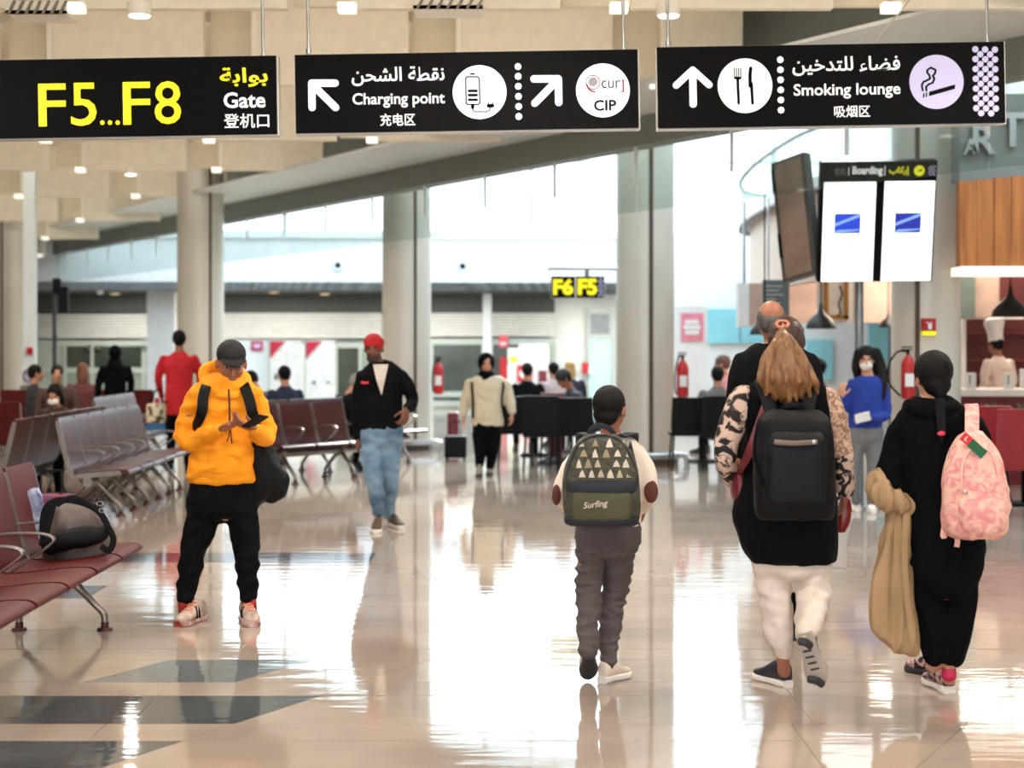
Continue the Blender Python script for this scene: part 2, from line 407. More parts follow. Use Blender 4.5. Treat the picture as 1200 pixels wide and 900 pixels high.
SHL = ['rolled roller shutter over the glass kiosk doors behind the woman in black', 'long rolled roller shutter above the white banners', 'rolled roller shutter above the dark opening behind the woman in a headscarf', 'rolled roller shutter above the fire hose cabinet']
shutter(42, 176, 368, 396); shutter(262, 446, 366, 396); shutter(504, 566, 366, 394); shutter(576, 650, 366, 394)
bm = BM(); box(bm, (KX(566), KW-.1, 0), (KX(576), KW+.0, BZ0)); struct('trim_4', bm, M_MULL, smooth=False)
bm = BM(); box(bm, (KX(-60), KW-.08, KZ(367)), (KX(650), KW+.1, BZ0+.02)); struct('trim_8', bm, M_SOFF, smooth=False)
# glazed kiosk fronts: frame + dark panes
def front(px0, px1, py0, py1, cols, rows, label, pane):
    t = thing('kiosk_glazing', label, 'glazed front', ((KX(px0)+KX(px1))/2, KW, 0))
    z0, z1 = max(0, KZ(py1)), KZ(py0)-.1; x0, x1 = KX(px0), KX(px1)
    bm = BM(); w_ = .07
    xs = [KX(c) for c in cols]; zs = [KZ(r) for r in rows]
    for x in [x0]+xs+[x1]: box(bm, (x-w_/2, KW-.02, z0), (x+w_/2, KW+.06, z1))
    for z in [z0]+zs+[z1]: box(bm, (x0, KW-.015, z-w_), (x1, KW+.055, z+w_))
    obj('glazing_frame', bm, M_MULG, t, smooth=False)
    X = [x0]+xs+[x1]; Z = sorted([z0]+zs+[z1]); i = 0
    for a, b in zip(X[:-1], X[1:]):
        for c, dd in zip(Z[:-1], Z[1:]):
            bm = BM(); box(bm, (a, KW+.02, c), (b, KW+.04, dd)); obj('pane', bm, pane[i % len(pane)], t, smooth=False); i += 1
    return t
P_D = mat('dark_pane', '3a423c', .12, var=.25, vscale=1.5); P_M = mat('mid_pane', '8c9a90', .15, var=.2, vscale=1.5); P_L = mat('pale_pane', 'aab3a6', .15, var=.2, vscale=1.5)
kg = front(42, 176, 398, 478, [76, 108, 168], [434], 'glazed kiosk doors with dark upper panes behind the woman in black', [P_L, P_L, P_M, P_D, P_M, P_D, P_M, P_M])
for px in (104, 115, 168):
    bm = BM(); c = W(px, 407, KW-.1); cyl(bm, c, c+Vector((0, .08, 0)), .06); obj('door_roller', bm, M_STEEL, kg)
front(394, 446, 400, 478, [422], [], 'dark glazed doorway beside the last banner', [P_D, P_M])
front(506, 566, 396, 478, [], [462], 'dark glazed opening behind the woman in a headscarf', [P_D, P_D])
front(576, 650, 396, 478, [641], [], 'dark glazed opening around the fire hose cabinet', [P_D, P_L])
bm = BM(); box(bm, (W(172, 0, 42)[0], 42, 0), (W(204, 0, 42)[0], 42.6, BZ0)); struct('pillar_square', bm, M_KWALL, smooth=False)
# cyan-lit doorway at the right of the white wall
front(690, 716, 360, 478, [], [395], 'cyan-tinted glass door between the white wall and the wide pillar', [mat('cyan_pane', 'a8dcdc', .2, emit='a0e0e0', es=.35), mat('grey_pane', '7f8487', .3)])
# red wall band on the left
bm = BM(); box(bm, (-24, 38, .0), (W(186, 0, 38)[0], 38.2, EYE-(466-400)/F*38)); struct('trim_5', bm, M_RED, smooth=False)
# wall left and rear/side closure
M_LW = mat('left_wall', 'b4b1a8', .7, var=.05)
bm = BM(); box(bm, (-16.2, -3, 0), (-16, 46, 4.9)); struct('wall_left', bm, M_LW, smooth=False)
bm = BM(); box(bm, (13, -3, 0), (13.2, 48, 9.4)); struct('wall_right', bm, M_LW, smooth=False)

bm = BM(); box(bm, (-16.2, -3.2, 0), (-7, -3, 4.9)); box(bm, (4, -3.2, 0), (13.2, -3, 9.6)); box(bm, (-7, -3.2, 3.3), (4, -3, 9.6)); struct('wall_front', bm, M_LW, smooth=False)
# ---- round pillars with a vertical joint strip
M_PIL = mat('pillar_metal', 'c9c4b8', .35, .1, var=.06, vscale=1.2)
M_PILG = mat('pillar_cap_grey', '8b918b', .4, .1, var=.06)
M_SLOT = mat('pillar_slot_brown', '4a382e', .6)
def pillar(px, wpx, d, slotpx, label, top=9.4, skirt=True):
    c = W(px, 400, d); r = wpx/2/F*d
    t = thing('round_pillar', label, 'pillar', (c.x, d, 0)); t['kind'] = 'structure'
    bm = BM(); cyl(bm, (c.x, d, 0), (c.x, d, top), r, n=40); obj('shaft', bm, M_PIL, t)
    sxp = (slotpx-600)/F*(d-r)
    a = math.asin(max(-.95, min(.95, (sxp-c.x)/r)))
    bm = BM(); p = Vector((c.x+math.sin(a)*r, d-math.cos(a)*r, 0)); box(bm, (p.x-.028, p.y-.006, 0), (p.x+.028, p.y+.03, top)); obj('joint_strip', bm, M_SLOT, t, smooth=False)
    if skirt:   # low guard rail round the base
        bm = BM(); z = .12
        ring = [Vector((c.x+math.cos(k*math.pi/16)*(r+.16), d+math.sin(k*math.pi/16)*(r+.16), z)) for k in range(33)]
        limb(bm, ring, [.022]*33, n=8, k=1, dome=False)
        for k in range(4, 33, 8): cyl(bm, (ring[k].x, ring[k].y, 0), ring[k], .018, n=8)
        obj('guard_ring', bm, M_STEEL, t)
        bm = BM(); cyl(bm, (c.x, d, 0), (c.x, d, .09), r+.02, n=40); obj('base_ring', bm, M_SLOT, t)
    return c, r
pillar(476.5, 57, 25.5, 486, 'round grey pillar with a brown joint behind the man in the black jacket')
pillar(756, 68, 22.5, 763, 'round grey pillar behind the boy, with a brown joint near its middle')
pillar(235, 54, 28, 245, 'round grey pillar behind the man in the orange hoodie')
pillar(18, 46, 33, 2, 'round grey pillar at the far left of the waiting area', 4.5, False)
PC, PR = pillar(1085, 80, 17.35, 1077, 'nearest round pillar on the right, carrying the red extinguisher')
# back: thin lit column + guard rails that run sideways from the pillar bases
def rail(px0, px1, d, label):
    a, b = W(px0, 400, d), W(px1, 400, d); t = thing('guard_rail', label, 'rail', ((a.x+b.x)/2, d, 0))
    bm = BM(); limb(bm, [(a.x, d, .16), ((a.x+b.x)/2, d, .16), (b.x-.06, d, .16), (b.x, d, .1), (b.x+.01, d, 0)], [.03]*5, n=10, dome=False); obj('rail', bm, M_STEEL, t)
    bm = BM(); cyl(bm, (a.x+.05, d, 0), (a.x+.05, d, .16), .025, n=10); obj('post', bm, M_STEEL, t)
rail(470, 516, 24.9, 'low steel guard rail at the foot of the middle pillar'); rail(744, 804, 21.9, 'low steel guard rail at the foot of the pillar behind the boy')
# ---- right: curved gallery with glass balustrade over the cafe
GP = [(5.2, 30.5), (4.1, 29.2), (3.65, 27.5), (3.45, 25), (3.42, 22.7), (3.5, 20.6), (3.85, 19.0), (4.5, 18.0), (5.6, 17.4), (7, 17.1), (9, 17), (12.9, 17)]
GQ = cr(GP, 5)
def curve_wall(z0, z1, th, off=0):
    bm = BM(); n = len(GQ); A = []
    for i, p in enumerate(GQ):
        q0, q1 = GQ[max(i-1, 0)], GQ[min(i+1, n-1)]; tx, ty = q1[0]-q0[0], q1[1]-q0[1]; l = math.hypot(tx, ty); nx, ny = -ty/l, tx/l
        row = [bm.verts.new((p[0]+nx*o_, p[1]+ny*o_, z)) for o_, z in ((off, z0), (off+th, z0), (off+th, z1), (off, z1))]; A.append(row)
    for i in range(n-1):
        for j in range(4): bm.faces.new((A[i][j], A[i][(j+1) % 4], A[i+1][(j+1) % 4], A[i+1][j]))
    bm.faces.new(A[0]); bm.faces.new(A[-1][::-1]); return bm
gal = thing('curved_gallery', 'curved white gallery with a glass balustrade above the cafe', 'gallery', (5, 22, 3.4)); gal['kind'] = 'structure'
obj('fascia', curve_wall(3.42, 3.56, .12, 0), M_BULK, gal)
obj('glass_balustrade', curve_wall(3.56, 4.12, .02, .02), glass('balustrade_glass', 'e4eaea', .10, .03, .12, 'c4cccc'), gal)
obj('handrail', curve_wall(4.12, 4.15, .05, .0), mat('dark_handrail', '55504a', .4), gal)
M_PEACH = mat('peach_panel', 'd7c2b4', .6, var=.05)
obj('lower_wall', curve_wall(2.35, 3.42, .1, .18), M_PEACH, gal)
obj('lower_trim', curve_wall(3.40, 3.43, .14, -.01), mat('dark_handrail'), gal)
bm = BM(); extr(bm, [Vector((x+.05, y+.05, 3.43)) for x, y in GQ]+[Vector((12.9, 34, 3.43)), Vector((5.2, 34, 3.43))], (0, 0, 1), .1); obj('deck', bm, M_BULK, gal, smooth=False)
# upper gallery wall, pale
bm = BM(); box(bm, (8.2, 25, 3.6), (12.9, 25.2, 9.4)); struct('wall_gallery_back', bm, M_WHITE, smooth=False)

# downlight fittings in the ceiling
DLAB = {6: 'round white downlight above the gate sign, at the top edge of the picture', 7: 'round white downlight above the gap between the second and third hanging signs', 9: 'round white downlight hidden just above the charging point sign', 10: 'round white downlight below the middle of the F5 to F8 gate sign', 11: 'smaller round white downlight farther back below the gate sign'}
for i, p in enumerate(DOWN):
    t = thing('downlight', DLAB.get(i, 'round white downlight in the part of the low ceiling outside the picture'), 'light', p, group='round downlights in the low ceiling')
    bm = BM(); cyl(bm, (p[0], p[1], p[2]-.02), (p[0], p[1], p[2]+.07), .085, n=20); obj('housing', bm, M_FIN, t)
    bm = BM(); cyl(bm, (p[0], p[1], p[2]-.03), (p[0], p[1], p[2]-.021), .07, n=20); obj('lens', bm, mat('downlight_lens', 'ffffff', .4, emit='fff4e0', es=6), t)
for k in range(8):      # made-up housings for the added strip lights
    y = 4.44+4*k; x1 = edge_x(y)-1.6; x0 = -max(3.2, y*.36+1.5)
    bm = BM(); box(bm, (x0, y-.08, 4.68), (x1, y+.03, 4.80)); obj('added_strip_housing', bm, M_FIN, ceiling, smooth=False)
# ================================================================== FIGURES
M_SKIN_T = mat('skin_tan', '9a6248', .5, var=.08, bump=.1, bscale=90)
M_SKIN_B = mat('skin_brown', '6e4433', .5, var=.08, bump=.1, bscale=90)
M_SKIN_L = mat('skin_light', 'c08a6c', .5, var=.08, bump=.1, bscale=90)
M_EYE = mat('eye_white', '9c8c80', .4); M_IRIS = mat('iris_dark', '1c120c', .2)
M_HAIRD = mat('hair_dark', '120c0a', .6, spec=.2, bump=.5, bscale=120, stretch=(1, 1, .15))
M_HAIRB = mat('hair_black', '090707', .65, spec=.2, bump=.5, bscale=120, stretch=(1, 1, .15))
def basis(f, up):
    f = Vector(f).normalized(); up = Vector(up); r = f.cross(up).normalized(); u = r.cross(f)
    return Matrix((r, f, u)).transposed()      # columns right, forward, up
def bellip(bm, c, r, B, o, u=14, v=10):
    """ellipsoid at head-local c with radii r, basis B at o"""
    rr = bmesh.ops.create_uvsphere(bm, u_segments=u, v_segments=v, radius=1)
    for x in rr['verts']: x.co = o + B @ (Vector(c)+Vector((x.co.x*r[0], x.co.y*r[1], x.co.z*r[2])))
def head_parts(bm, o, B, s=1.0, chin=True):
    e = lambda c, r: bellip(bm, [a*s for a in c], [a*s for a in r], B, o)
    e((0, -.012, .028), (.075, .094, .088)); e((0, .022, -.03), (.062, .066, .072)); e((0, .03, -.07), (.045, .048, .036))
    e((0, .062, -.098), (.021, .02, .016)); e((0, .082, .022), (.042, .012, .01))
    e((.076, -.008, -.008), (.010, .018, .030)); e((-.076, -.008, -.008), (.010, .018, .030))
    limb(bm, [o+B@Vector(v)*s for v in ((0, .088, .014), (0, .100, -.010), (0, .104, -.030))], [.008*s, .011*s, .015*s], n=8, k=2, ref=B@Vector((1, 0, 0)))
    e((0, .084, -.060), (.024, .009, .006)); e((0, .082, -.071), (.020, .009, .007))
    for sd in (-1, 1): e((.036*sd, .07, -.022), (.022, .02, .018))
def hand_parts(bm, wr, dr, nrm, thumb, s=1.0, curl=.5, r0=None):
    """dr: towards the fingers, nrm: out of the palm, thumb: direction in which the thumb leaves the palm side"""
    dr = Vector(dr).normalized(); nrm = Vector(nrm); nrm = (nrm-dr*nrm.dot(dr)).normalized(); th = dr.cross(nrm).normalized()
    if th.dot(Vector(thumb)) < 0: th = -th
    limb(bm, [wr-dr*.01*s, wr+dr*.03*s, wr+dr*.065*s, wr+dr*.092*s], [(.026*s, .019*s), (.034*s, .018*s), (.042*s, .016*s), (.040*s, .013*s)], n=12, k=3, ref=th, p=2.6)
    for i, (off, L) in enumerate(((.031, .074), (.0105, .082), (-.0105, .076), (-.030, .060))):
        p = wr+dr*.085*s+th*off*s; pts = [p]; a = 0
        for q, fr in enumerate((.45, .32, .25)):
            a += curl*(.55, .8, .6)[q]*1.25
            d2 = dr*math.cos(a)+nrm*math.sin(a); p = p+d2*L*fr*s; pts.append(p)
        limb(bm, pts, [.0098*s, .0092*s, .0085*s, .0072*s], n=8, k=2, ref=th)
    p = wr+dr*.028*s+th*.026*s; pts = [p]; d2 = (dr*.65+th*.7+nrm*.2).normalized()
    for q, L in enumerate((.036, .030, .026)):
        p = p+d2*L*s; pts.append(p); d2 = (d2*.8+dr*.35+nrm*.25*curl*2).normalized()
    limb(bm, pts, [.014*s, .012*s, .0105*s, .008*s], n=8, k=2, ref=nrm)
class Fig:
    """a figure whose outline points are given at its own depth d; dy is metres behind that depth"""
    def __init__(s, name, label, d, footpx, foot_y=None, group=None):
        s.d = d; s.root = thing(name, label, 'person', (W(footpx, 400, d).x, d, 0), 0, group); s.m = d/F
        s.body = BM(); s.skin = M_SKIN_T; s.seed = random.random()*50
    def P(s, px, py, dy=0): return W(px, py, s.d+dy)
    def torso(s, secs, shrink=0, p=2.3, k=3, bm=None):
        """secs from the bottom up: (py, xl, xr, depth half, dy)"""
        Q = cr([tuple(q) if len(q) == 5 else tuple(q)+(0,) for q in secs], k); out = []
        for py, xl, xr, dh, dy in Q:
            c = s.P((xl+xr)/2, py, dy); hx = (xr-xl)/2*s.m-shrink
            out.append((c, Vector((max(hx, .01), 0, 0)), Vector((0, max(dh-shrink, .01), 0))))
        tgt = bm if bm is not None else s.body
        rings(tgt, out, 28, True, p)
    def limb(s, L, shrink=0, bm=None, ratio=1.0, n=14, k=4, ref=(1, 0, 0)):
        pts = [s.P(a[0], a[1], a[2]) for a in L]; rad = [(max(a[3]*s.m-shrink, .008), max(a[3]*s.m*ratio-shrink, .008)) for a in L]
        limb(bm if bm is not None else s.body, pts, rad, n=n, k=k, ref=ref)
    def head(s, px, py, hpx, f, up=(0, 0, 1), face=True, neck=None, eyes=True, nr=.052):
        """hpx: head height in pixels"""
        s.hs = hpx*s.m/.232; s.ho = s.P(px, py, 0) if not neck or len(neck) < 3 else s.P(px, py, neck[2]); s.hB = basis(f, up)
        head_parts(s.body, s.ho, s.hB, s.hs)
        if neck:
            n0 = s.P(neck[0], neck[1], neck[3] if len(neck) > 3 else 0)
            limb(s.body, [n0, (n0+s.ho+s.hB@Vector((0, -.02, -.06))*s.hs)/2, s.ho+s.hB@Vector((0, -.02, -.03))*s.hs], [nr*s.hs*1.15, nr*s.hs, nr*s.hs*1.05], n=14)
        if eyes:
            for sd in (-1, 1):
                bm = BM(); bellip(bm, [a*s.hs for a in (.032*sd, .079, .008)], [a*s.hs for a in (.011, .009, .006)], s.hB, s.ho); e = obj('eye', bm, M_EYE, s.root)
                bm = BM(); bellip(bm, [a*s.hs for a in (.032*sd, .087, .008)], [a*s.hs for a in (.006, .003, .006)], s.hB, s.ho); obj('iris', bm, M_IRIS, e)
                bm = BM(); bellip(bm, [a*s.hs for a in (.034*sd, .087, .028)], [a*s.hs for a in (.020, .006, .0045)], s.hB, s.ho); obj('eyebrow', bm, M_HAIRB, s.root)
    def hand(s, wpx, dr, nrm, thumb, size=1.0, curl=.5):
        hand_parts(s.body, s.P(*wpx), dr, nrm, thumb, size, curl)
    def hair(s, mat_, els, name='hair', voxel=.008, fold=.003, fs=40, stretch=(1, 1, .3), extra=None):
        bm = BM()
        for c, r in els: bellip(bm, [a*s.hs for a in c], [a*s.hs for a in r], s.hB, s.ho)
        if extra: extra(bm)
        return obj(name, remesh(bm, voxel, 2, fold, fs, 3, stretch), mat_, s.root)
    def finish(s, voxel=.0065, smooth=2): return obj('body', remesh(s.body, voxel, smooth), s.skin, s.root)
    def cloth(s, name, build, m, voxel=.010, fold=.006, fs=9, stretch=(1, 1, 1), smooth=3, label=None):
        bm = BM(); build(bm); o = obj(name, remesh(bm, voxel, smooth, fold, fs, s.seed, stretch), m, s.root)
        if label: o['label'] = label
        return o
def shoe(parent, heel, toe, up=(0, 0, 1), m=None, sole=None, w=.05, h=.085, name='shoe', lace=None, stripe=None, shell=.0):
    """heel and toe: floor points under the shoe (ends)"""
    heel, toe = Vector(heel), Vector(toe); f = (toe-heel); L = f.length; B = basis(f, up)
    X = lambda a, b, c: heel+B@Vector((a, b*L, c))
    # sole outline
    prof = [(0, .6, 0), (.06, .72, 0), (.25, .74, 0), (.45, .72, .004), (.7, 1, .004), (.88, .88, .002), (.97, .6, 0), (1.0, .3, 0)]
    bm = BM(); secs = []
    for y, ww, ox in cr(prof, 3): secs.append((X(ox, y, .016), B@Vector((w*ww, 0, 0)), B@Vector((0, 0, .016+.006*abs(y-.5)))))
    rings(bm, secs, 16, True, 3.5); so = obj('sole', bm, sole, parent)
    bm = BM(); secs = []
    hp = [(.01, .5, h*.72), (.06, .66, h*.98), (.2, .68, h), (.36, .7, h*.98), (.5, .74, h*.78), (.65, .86, h*.55), (.8, .84, h*.42), (.92, .64, h*.34), (.98, .35, h*.22)]
    for y, ww, hh in cr(hp, 3): secs.append((X(0, y, .02+hh/2), B@Vector((w*ww, 0, 0)), B@Vector((0, 0, max(hh/2, .004)))))
    rings(bm, secs, 18, True, 2.4); up_ = obj(name, bm, m, parent); so.parent = up_
    if lace:
        bm = BM()
        for k in range(4):
            y = .40+k*.075; z = .024+h*(.93-.13*k)
            tube(bm, [X(-w*.5, y, z-.008), X(0, y+.01, z+.006), X(w*.5, y, z-.008)], .004, n=6, k=3)
        obj('lace', bm, lace, up_)
    if stripe:
        for sd in (-1, 1):
            for k in range(2):
                bm = BM(); y = .34+k*.1
                tube(bm, [X(sd*w*.62, y, .03), X(sd*w*.72, y+.05, .03+h*.35), X(sd*w*.5, y+.03, .02+h*.75)], .006, n=6, k=3)
                obj('stripe', bm, stripe, up_)
    return up_
# ---- cloth materials
M_ORANGE = mat('orange_fleece', 'f79a0a', .85, var=.05, bump=.15, bscale=400)
M_ORANGEIN = mat('orange_lining', 'ee7c14', .85, var=.05)
M_BLACK = mat('black_cloth', '09090b', .85, var=.15, spec=.12, bump=.15, bscale=300)
M_BLACK2 = mat('black_nylon', '0b0b0d', .6, var=.15, spec=.2, bump=.25, bscale=250)
M_BLACK3 = mat('soft_black_jersey', '070709', .9, var=.1, spec=.1)
M_GREYTR = mat('grey_brown_cotton', '53494a', .85, var=.12, bump=.2, bscale=300)
M_CREAMTR = mat('cream_cotton', 'ddd0c4', .85, var=.08, bump=.15, bscale=300)
M_SHIRT = mat('cream_knit', 'eadccd', .85, var=.05, bump=.2, bscale=400)
M_PATCH = mat('brown_suede', '5a2c20', .8)
M_WSOLE = mat('white_rubber', 'e2ddd6', .6, var=.05)
M_DSOLE = mat('dark_rubber', '2b2a2c', .6)
M_TANSH = mat('tan_white_leather', 'dccabb', .5)
M_RSOLE = mat('red_white_rubber', 'c8b4ac', .5, col2='8a2420', vscale=18)
M_MESHSH = mat('pale_pink_mesh', 'c9b3a4', .7, col2='8d7c72', vscale=25)
M_LACE = mat('coral_lace', 'f08a60', .6)
M_MAROON = mat('maroon_leather', '6a1420', .4)
M_NAVY = mat('navy_canvas', '191d2a', .7, bump=.2, bscale=300)
M_DENIM = mat('washed_denim', '7f9db5', .85, col2='4f6d88', vscale=5, bump=.2, bscale=300)
M_CREAMBL = mat('cream_blouse', 'c9bfa8', .85, var=.08)
M_BLUE = mat('royal_blue_knit', '16348c', .85, var=.1)
M_GREYLEG = mat('grey_leggings', '6d6d6f', .85)
M_REDCOAT = mat('red_wool', 'b8101c', .8)
M_COAT = mat('beige_wool', 'a88a66', .85, var=.1, bump=.2, bscale=250)
def two_tone(name, c1, c2, scale, detail=3, rough=.8, sharp=.03, third=None, dist=1.2, bump=.1):
    if name in MATS: return MATS[name]
    m = bpy.data.materials.new(name); m.use_nodes = True; n = m.node_tree.nodes; L = m.node_tree.links; b = n['Principled BSDF']; b.inputs['Roughness'].default_value = rough
    t = n.new('ShaderNodeTexCoord'); nz = n.new('ShaderNodeTexNoise'); nz.inputs['Scale'].default_value = scale; nz.inputs['Detail'].default_value = detail; nz.inputs['Distortion'].default_value = dist
    L.new(t.outputs['Object'], nz.inputs['Vector']); r = n.new('ShaderNodeValToRGB'); L.new(nz.outputs[0], r.inputs[0])
    r.color_ramp.elements[0].position = .5-sharp; r.color_ramp.elements[1].position = .5+sharp
    r.color_ramp.elements[0].color = lin(c1); r.color_ramp.elements[1].color = lin(c2)
    if third: e = r.color_ramp.elements.new(.62); e.color = lin(third)
    L.new(r.outputs[0], b.inputs['Base Color']); MATS[name] = m; return m
M_SWIRL = two_tone('black_cream_swirl', '1c1618', 'd2b4a2', 13, 4, sharp=.03)
M_LACEY = two_tone('beige_brown_lace', '8c6a58', 'c8a690', 38, 3, sharp=.06)
M_PINKDYE = two_tone('pink_tie_dye', 'd88a90', 'ecc4ac', 14, 3, sharp=.12, third='e8b8a8', dist=2.2)
M_HAIRG = two_tone('golden_brown_hair', '54301c', '9a6e40', 14, 4, rough=.45, sharp=.2)
for nm in ('golden_brown_hair',):
    n = MATS[nm].node_tree.nodes; L = MATS[nm].node_tree.links
    mp = n.new('ShaderNodeMapping'); mp.inputs['Scale'].default_value = (2.5, 2.5, .35)
    L.new(n['Texture Coordinate'].outputs['Object'], mp.inputs[0]); L.new(mp.outputs[0], n['Noise Texture'].inputs['Vector'])
# ================================================================== MAN IN ORANGE HOODIE
f = Fig('person', 'man in an orange hoodie and black joggers standing and tapping a phone', 9.85, 258); f.skin = M_SKIN_T
T = [(566, 222, 299, .125), (548, 221, 300, .14), (515, 228, 297, .138), (480, 228, 298, .13), (458, 228, 300, .115), (446, 236, 294, .095), (437, 248, 284, .07)]
AL = [(236, 460, .01, 13.5), (225, 482, .01, 13.5), (216, 508, .0, 12.5), (223, 518, -.05, 11.5), (243, 510, -.16, 9), (258, 504, -.22, 6.8)]
AR = [(294, 462, .01, 13), (304, 482, .01, 12.5), (312, 504, 0, 11.5), (309, 513, -.08, 11), (303, 506, -.2, 9), (299, 503, -.25, 7.2)]
LL = [(240, 582, 0, 20), (234, 618, 0, 17.5), (226, 653, -.01, 13.8), (219, 688, .0, 11.3), (218, 703, .0, 9)]
LR = [(281, 582, 0, 20), (286, 618, 0, 16.8), (289, 653, -.01, 13.3), (291, 688, .0, 11), (291, 700, .0, 8.6)]
PV = [(612, 250, 270, .05), (602, 224, 297, .11), (585, 220, 300, .125), (560, 222, 299, .122), (550, 226, 296, .11)]
f.torso(T, .02); f.torso(PV, .02); f.limb(AL, .012); f.limb(AR, .012); f.limb(LL, .015); f.limb(LR, .015)
f.limb([LL[-1][:3]+(6.5,), (217, 715, .01, 7)], 0); f.limb([LR[-1][:3]+(6.5,), (292, 713, .01, 7)], 0)
f.head(271, 426, 51, (.25, -.90, -.31), neck=(266, 452, -.03, .02))
f.hand((258, 504, -.225), (.85, -.25, .42), (.1, -.2, -1), (.0, -.6, .6), 1.08, .28)
f.hand((300, 503, -.245), (-.62, -.3, .25), (.2, .35, .9), (-.2, -.5, .8), 1.05, .5)
f.finish()
f.cloth('hoodie', lambda b: (f.torso(T, 0, bm=b), f.limb(AL, bm=b), f.limb(AR, bm=b)), M_ORANGE, .0085, .015, 6, stretch=(1, 1, 1.6))
def hood(b):
    pts = [(243, 449, .02), (239, 438, .07), (248, 430, .10), (266, 431, .12), (282, 439, .10), (290, 449, .04), (285, 458, -.06), (272, 465, -.11), (256, 463, -.10), (245, 455, -.05), (243, 449, .02)]
    limb(b, [f.P(*p) for p in pts], [.032, .036, .038, .034, .036, .032, .028, .024, .024, .028, .032], n=12, k=4, ref=(0, 0, 1))
f.cloth('hood', hood, M_ORANGE, .009, .004, 10)
f.cloth('pouch_pocket', lambda b: f.torso([(554, 236, 290, .146), (545, 234, 292, .148), (532, 238, 288, .146), (526, 243, 284, .143)], bm=b), M_ORANGE, .008, .004, 8)
f.cloth('hem_band', lambda b: f.torso([(566, 223, 298, .127), (563, 221, 300, .131), (556, 222, 299, .129)], bm=b), M_ORANGE, .008, .002, 14)
f.cloth('cuff', lambda b: limb(b, [f.P(251, 507, -.195), f.P(258, 504, -.225)], [.036, .034], ref=(0, 0, 1)), M_ORANGE, .007, .001)
f.cloth('cuff', lambda b: limb(b, [f.P(303, 506, -.21), f.P(299.5, 503, -.245)], [.040, .037], ref=(0, 0, 1)), M_ORANGE, .007, .001)
f.cloth('jogger_trousers', lambda b: (f.torso([(612, 250, 270, .05), (602, 222, 299, .115), (585, 219, 301, .128), (568, 224, 297, .120), (556, 229, 292, .10)], bm=b), f.limb(LL, -.004, bm=b), f.limb(LR, -.004, bm=b)), M_BLACK, .010, .014, 9)
bm = BM(); tube(bm, [f.P(268, 456, -.135), f.P(269, 475, -.142), f.P(269, 495, -.145)], .006); obj('drawstring', bm, M_PATCH, f.root)
bm = BM(); tube(bm, [f.P(270, 500, -.15), f.P(268, 512, -.152), f.P(266, 517, -.15)], .004); tube(bm, [f.P(270, 500, -.15), f.P(271, 513, -.152), f.P(272, 520, -.15)], .004); obj('drawstring', bm, M_PATCH, f.root)
def cap(b):
    bellip(b, (0, -.018, .052), (.086, .106, .082), f.hB, f.ho, 20, 12)
f.cloth('knitted_cap', cap, mat('black_cap', '151314', .8), .006, .0)
bm = BM(); rings(bm, [(f.ho+f.hB@Vector((0, y, .048+z)), f.hB@Vector((w_, 0, 0)), f.hB@Vector((0, 0, .006))) for y, z, w_ in ((.07, .0, .075), (.10, -.003, .072), (.125, -.009, .055), (.145, -.016, .02))], 14, True, 3); obj('cap_peak', bm, mat('black_cap'), f.root)
bm = BM(); bellip(bm, (0, .05, -.082), (.050, .050, .032), f.hB, f.ho); obj('beard', bm, mat('stubble', '3a2a24', .8, bump=.4, bscale=150), f.root)
for px, ex, dx in ((217, 208, -.33), (291.5, 298, .35)):
    y0 = 9.93 if px < 250 else 9.94
    t0 = Vector((W(ex, 0, 9.66).x, 9.665, 0)); h0 = t0+Vector((-dx, .94, 0)).normalized()*.285
    bm = BM(); c = f.P(px, 703, 0); limb(bm, [c, c+Vector((0, .03, -.07))], [.045, .045], ref=(1, 0, 0)); obj('sock', bm, mat('red_sock', 'a83028', .8), f.root)
    shoe(f.root, h0, t0, m=M_MESHSH, sole=M_RSOLE, w=.054, h=.105, lace=M_LACE, stripe=M_BLACK)
# his phone and bag
ph = thing('phone', 'dark smartphone held by the man in the orange hoodie', 'phone', tuple(f.P(297, 495, -.33)))
bm = BM(); Mx = Matrix.Translation(f.P(299, 494, -.34)) @ Matrix.Rotation(-.3, 4, 'Y') @ Matrix.Rotation(-.42, 4, 'X') @ Matrix.Rotation(1.0, 4, 'Z')
box(bm, (-.037, -.075, -.0045), (.037, .075, .0045), Mx, .003); obj('case', bm, M_BLACK2, ph)
bm = BM(); box(bm, (-.034, -.071, .0046), (.034, .071, .0055), Mx); obj('screen', bm, mat('phone_glass', '20262c', .08), ph)
bag = thing('shoulder_bag', 'black bag hanging at the hip of the man in the orange hoodie', 'bag', tuple(f.P(312, 560, .1)))
bm = BM(); f.torso([(596, 296, 305, .05, .1), (588, 294, 310, .09, .1), (575, 293, 322, .11, .1), (560, 292, 332, .12, .1), (540, 291, 326, .12, .09), (522, 291, 318, .10, .08), (508, 290, 312, .06, .07)], bm=bm, p=2.8)
limb(bm, [f.P(330, 560, .1), f.P(326, 573, .1), f.P(317, 583, .1)], [.05, .055, .04]); obj('bag_body', remesh(bm, .010, 3, .010, 7, 5), M_BLACK2, bag)
for pts in ([(243, 447, -.02), (241, 454, -.115), (238, 466, -.142), (237, 480, -.15), (233, 492, -.12), (226, 505, -.02)], [(284, 447, -.02), (287, 454, -.105), (292, 468, -.137), (296, 485, -.135), (300, 500, -.06), (304, 520, .04)]):
    bm = BM(); ribbon(bm, [f.P(*p) for p in pts], .062, .012, [(0, -.4, 1), (0, -1, .5), (0, -1, .1), (0, -1, 0), (-.3, -1, 0), (-.6, -.7, 0)] if pts[0][0] < 260 else [(0, -.4, 1), (0, -1, .5), (0, -1, .1), (.2, -1, 0), (.6, -1, 0), (1, -.5, 0)]); obj('strap', bm, M_BLACK2, bag)
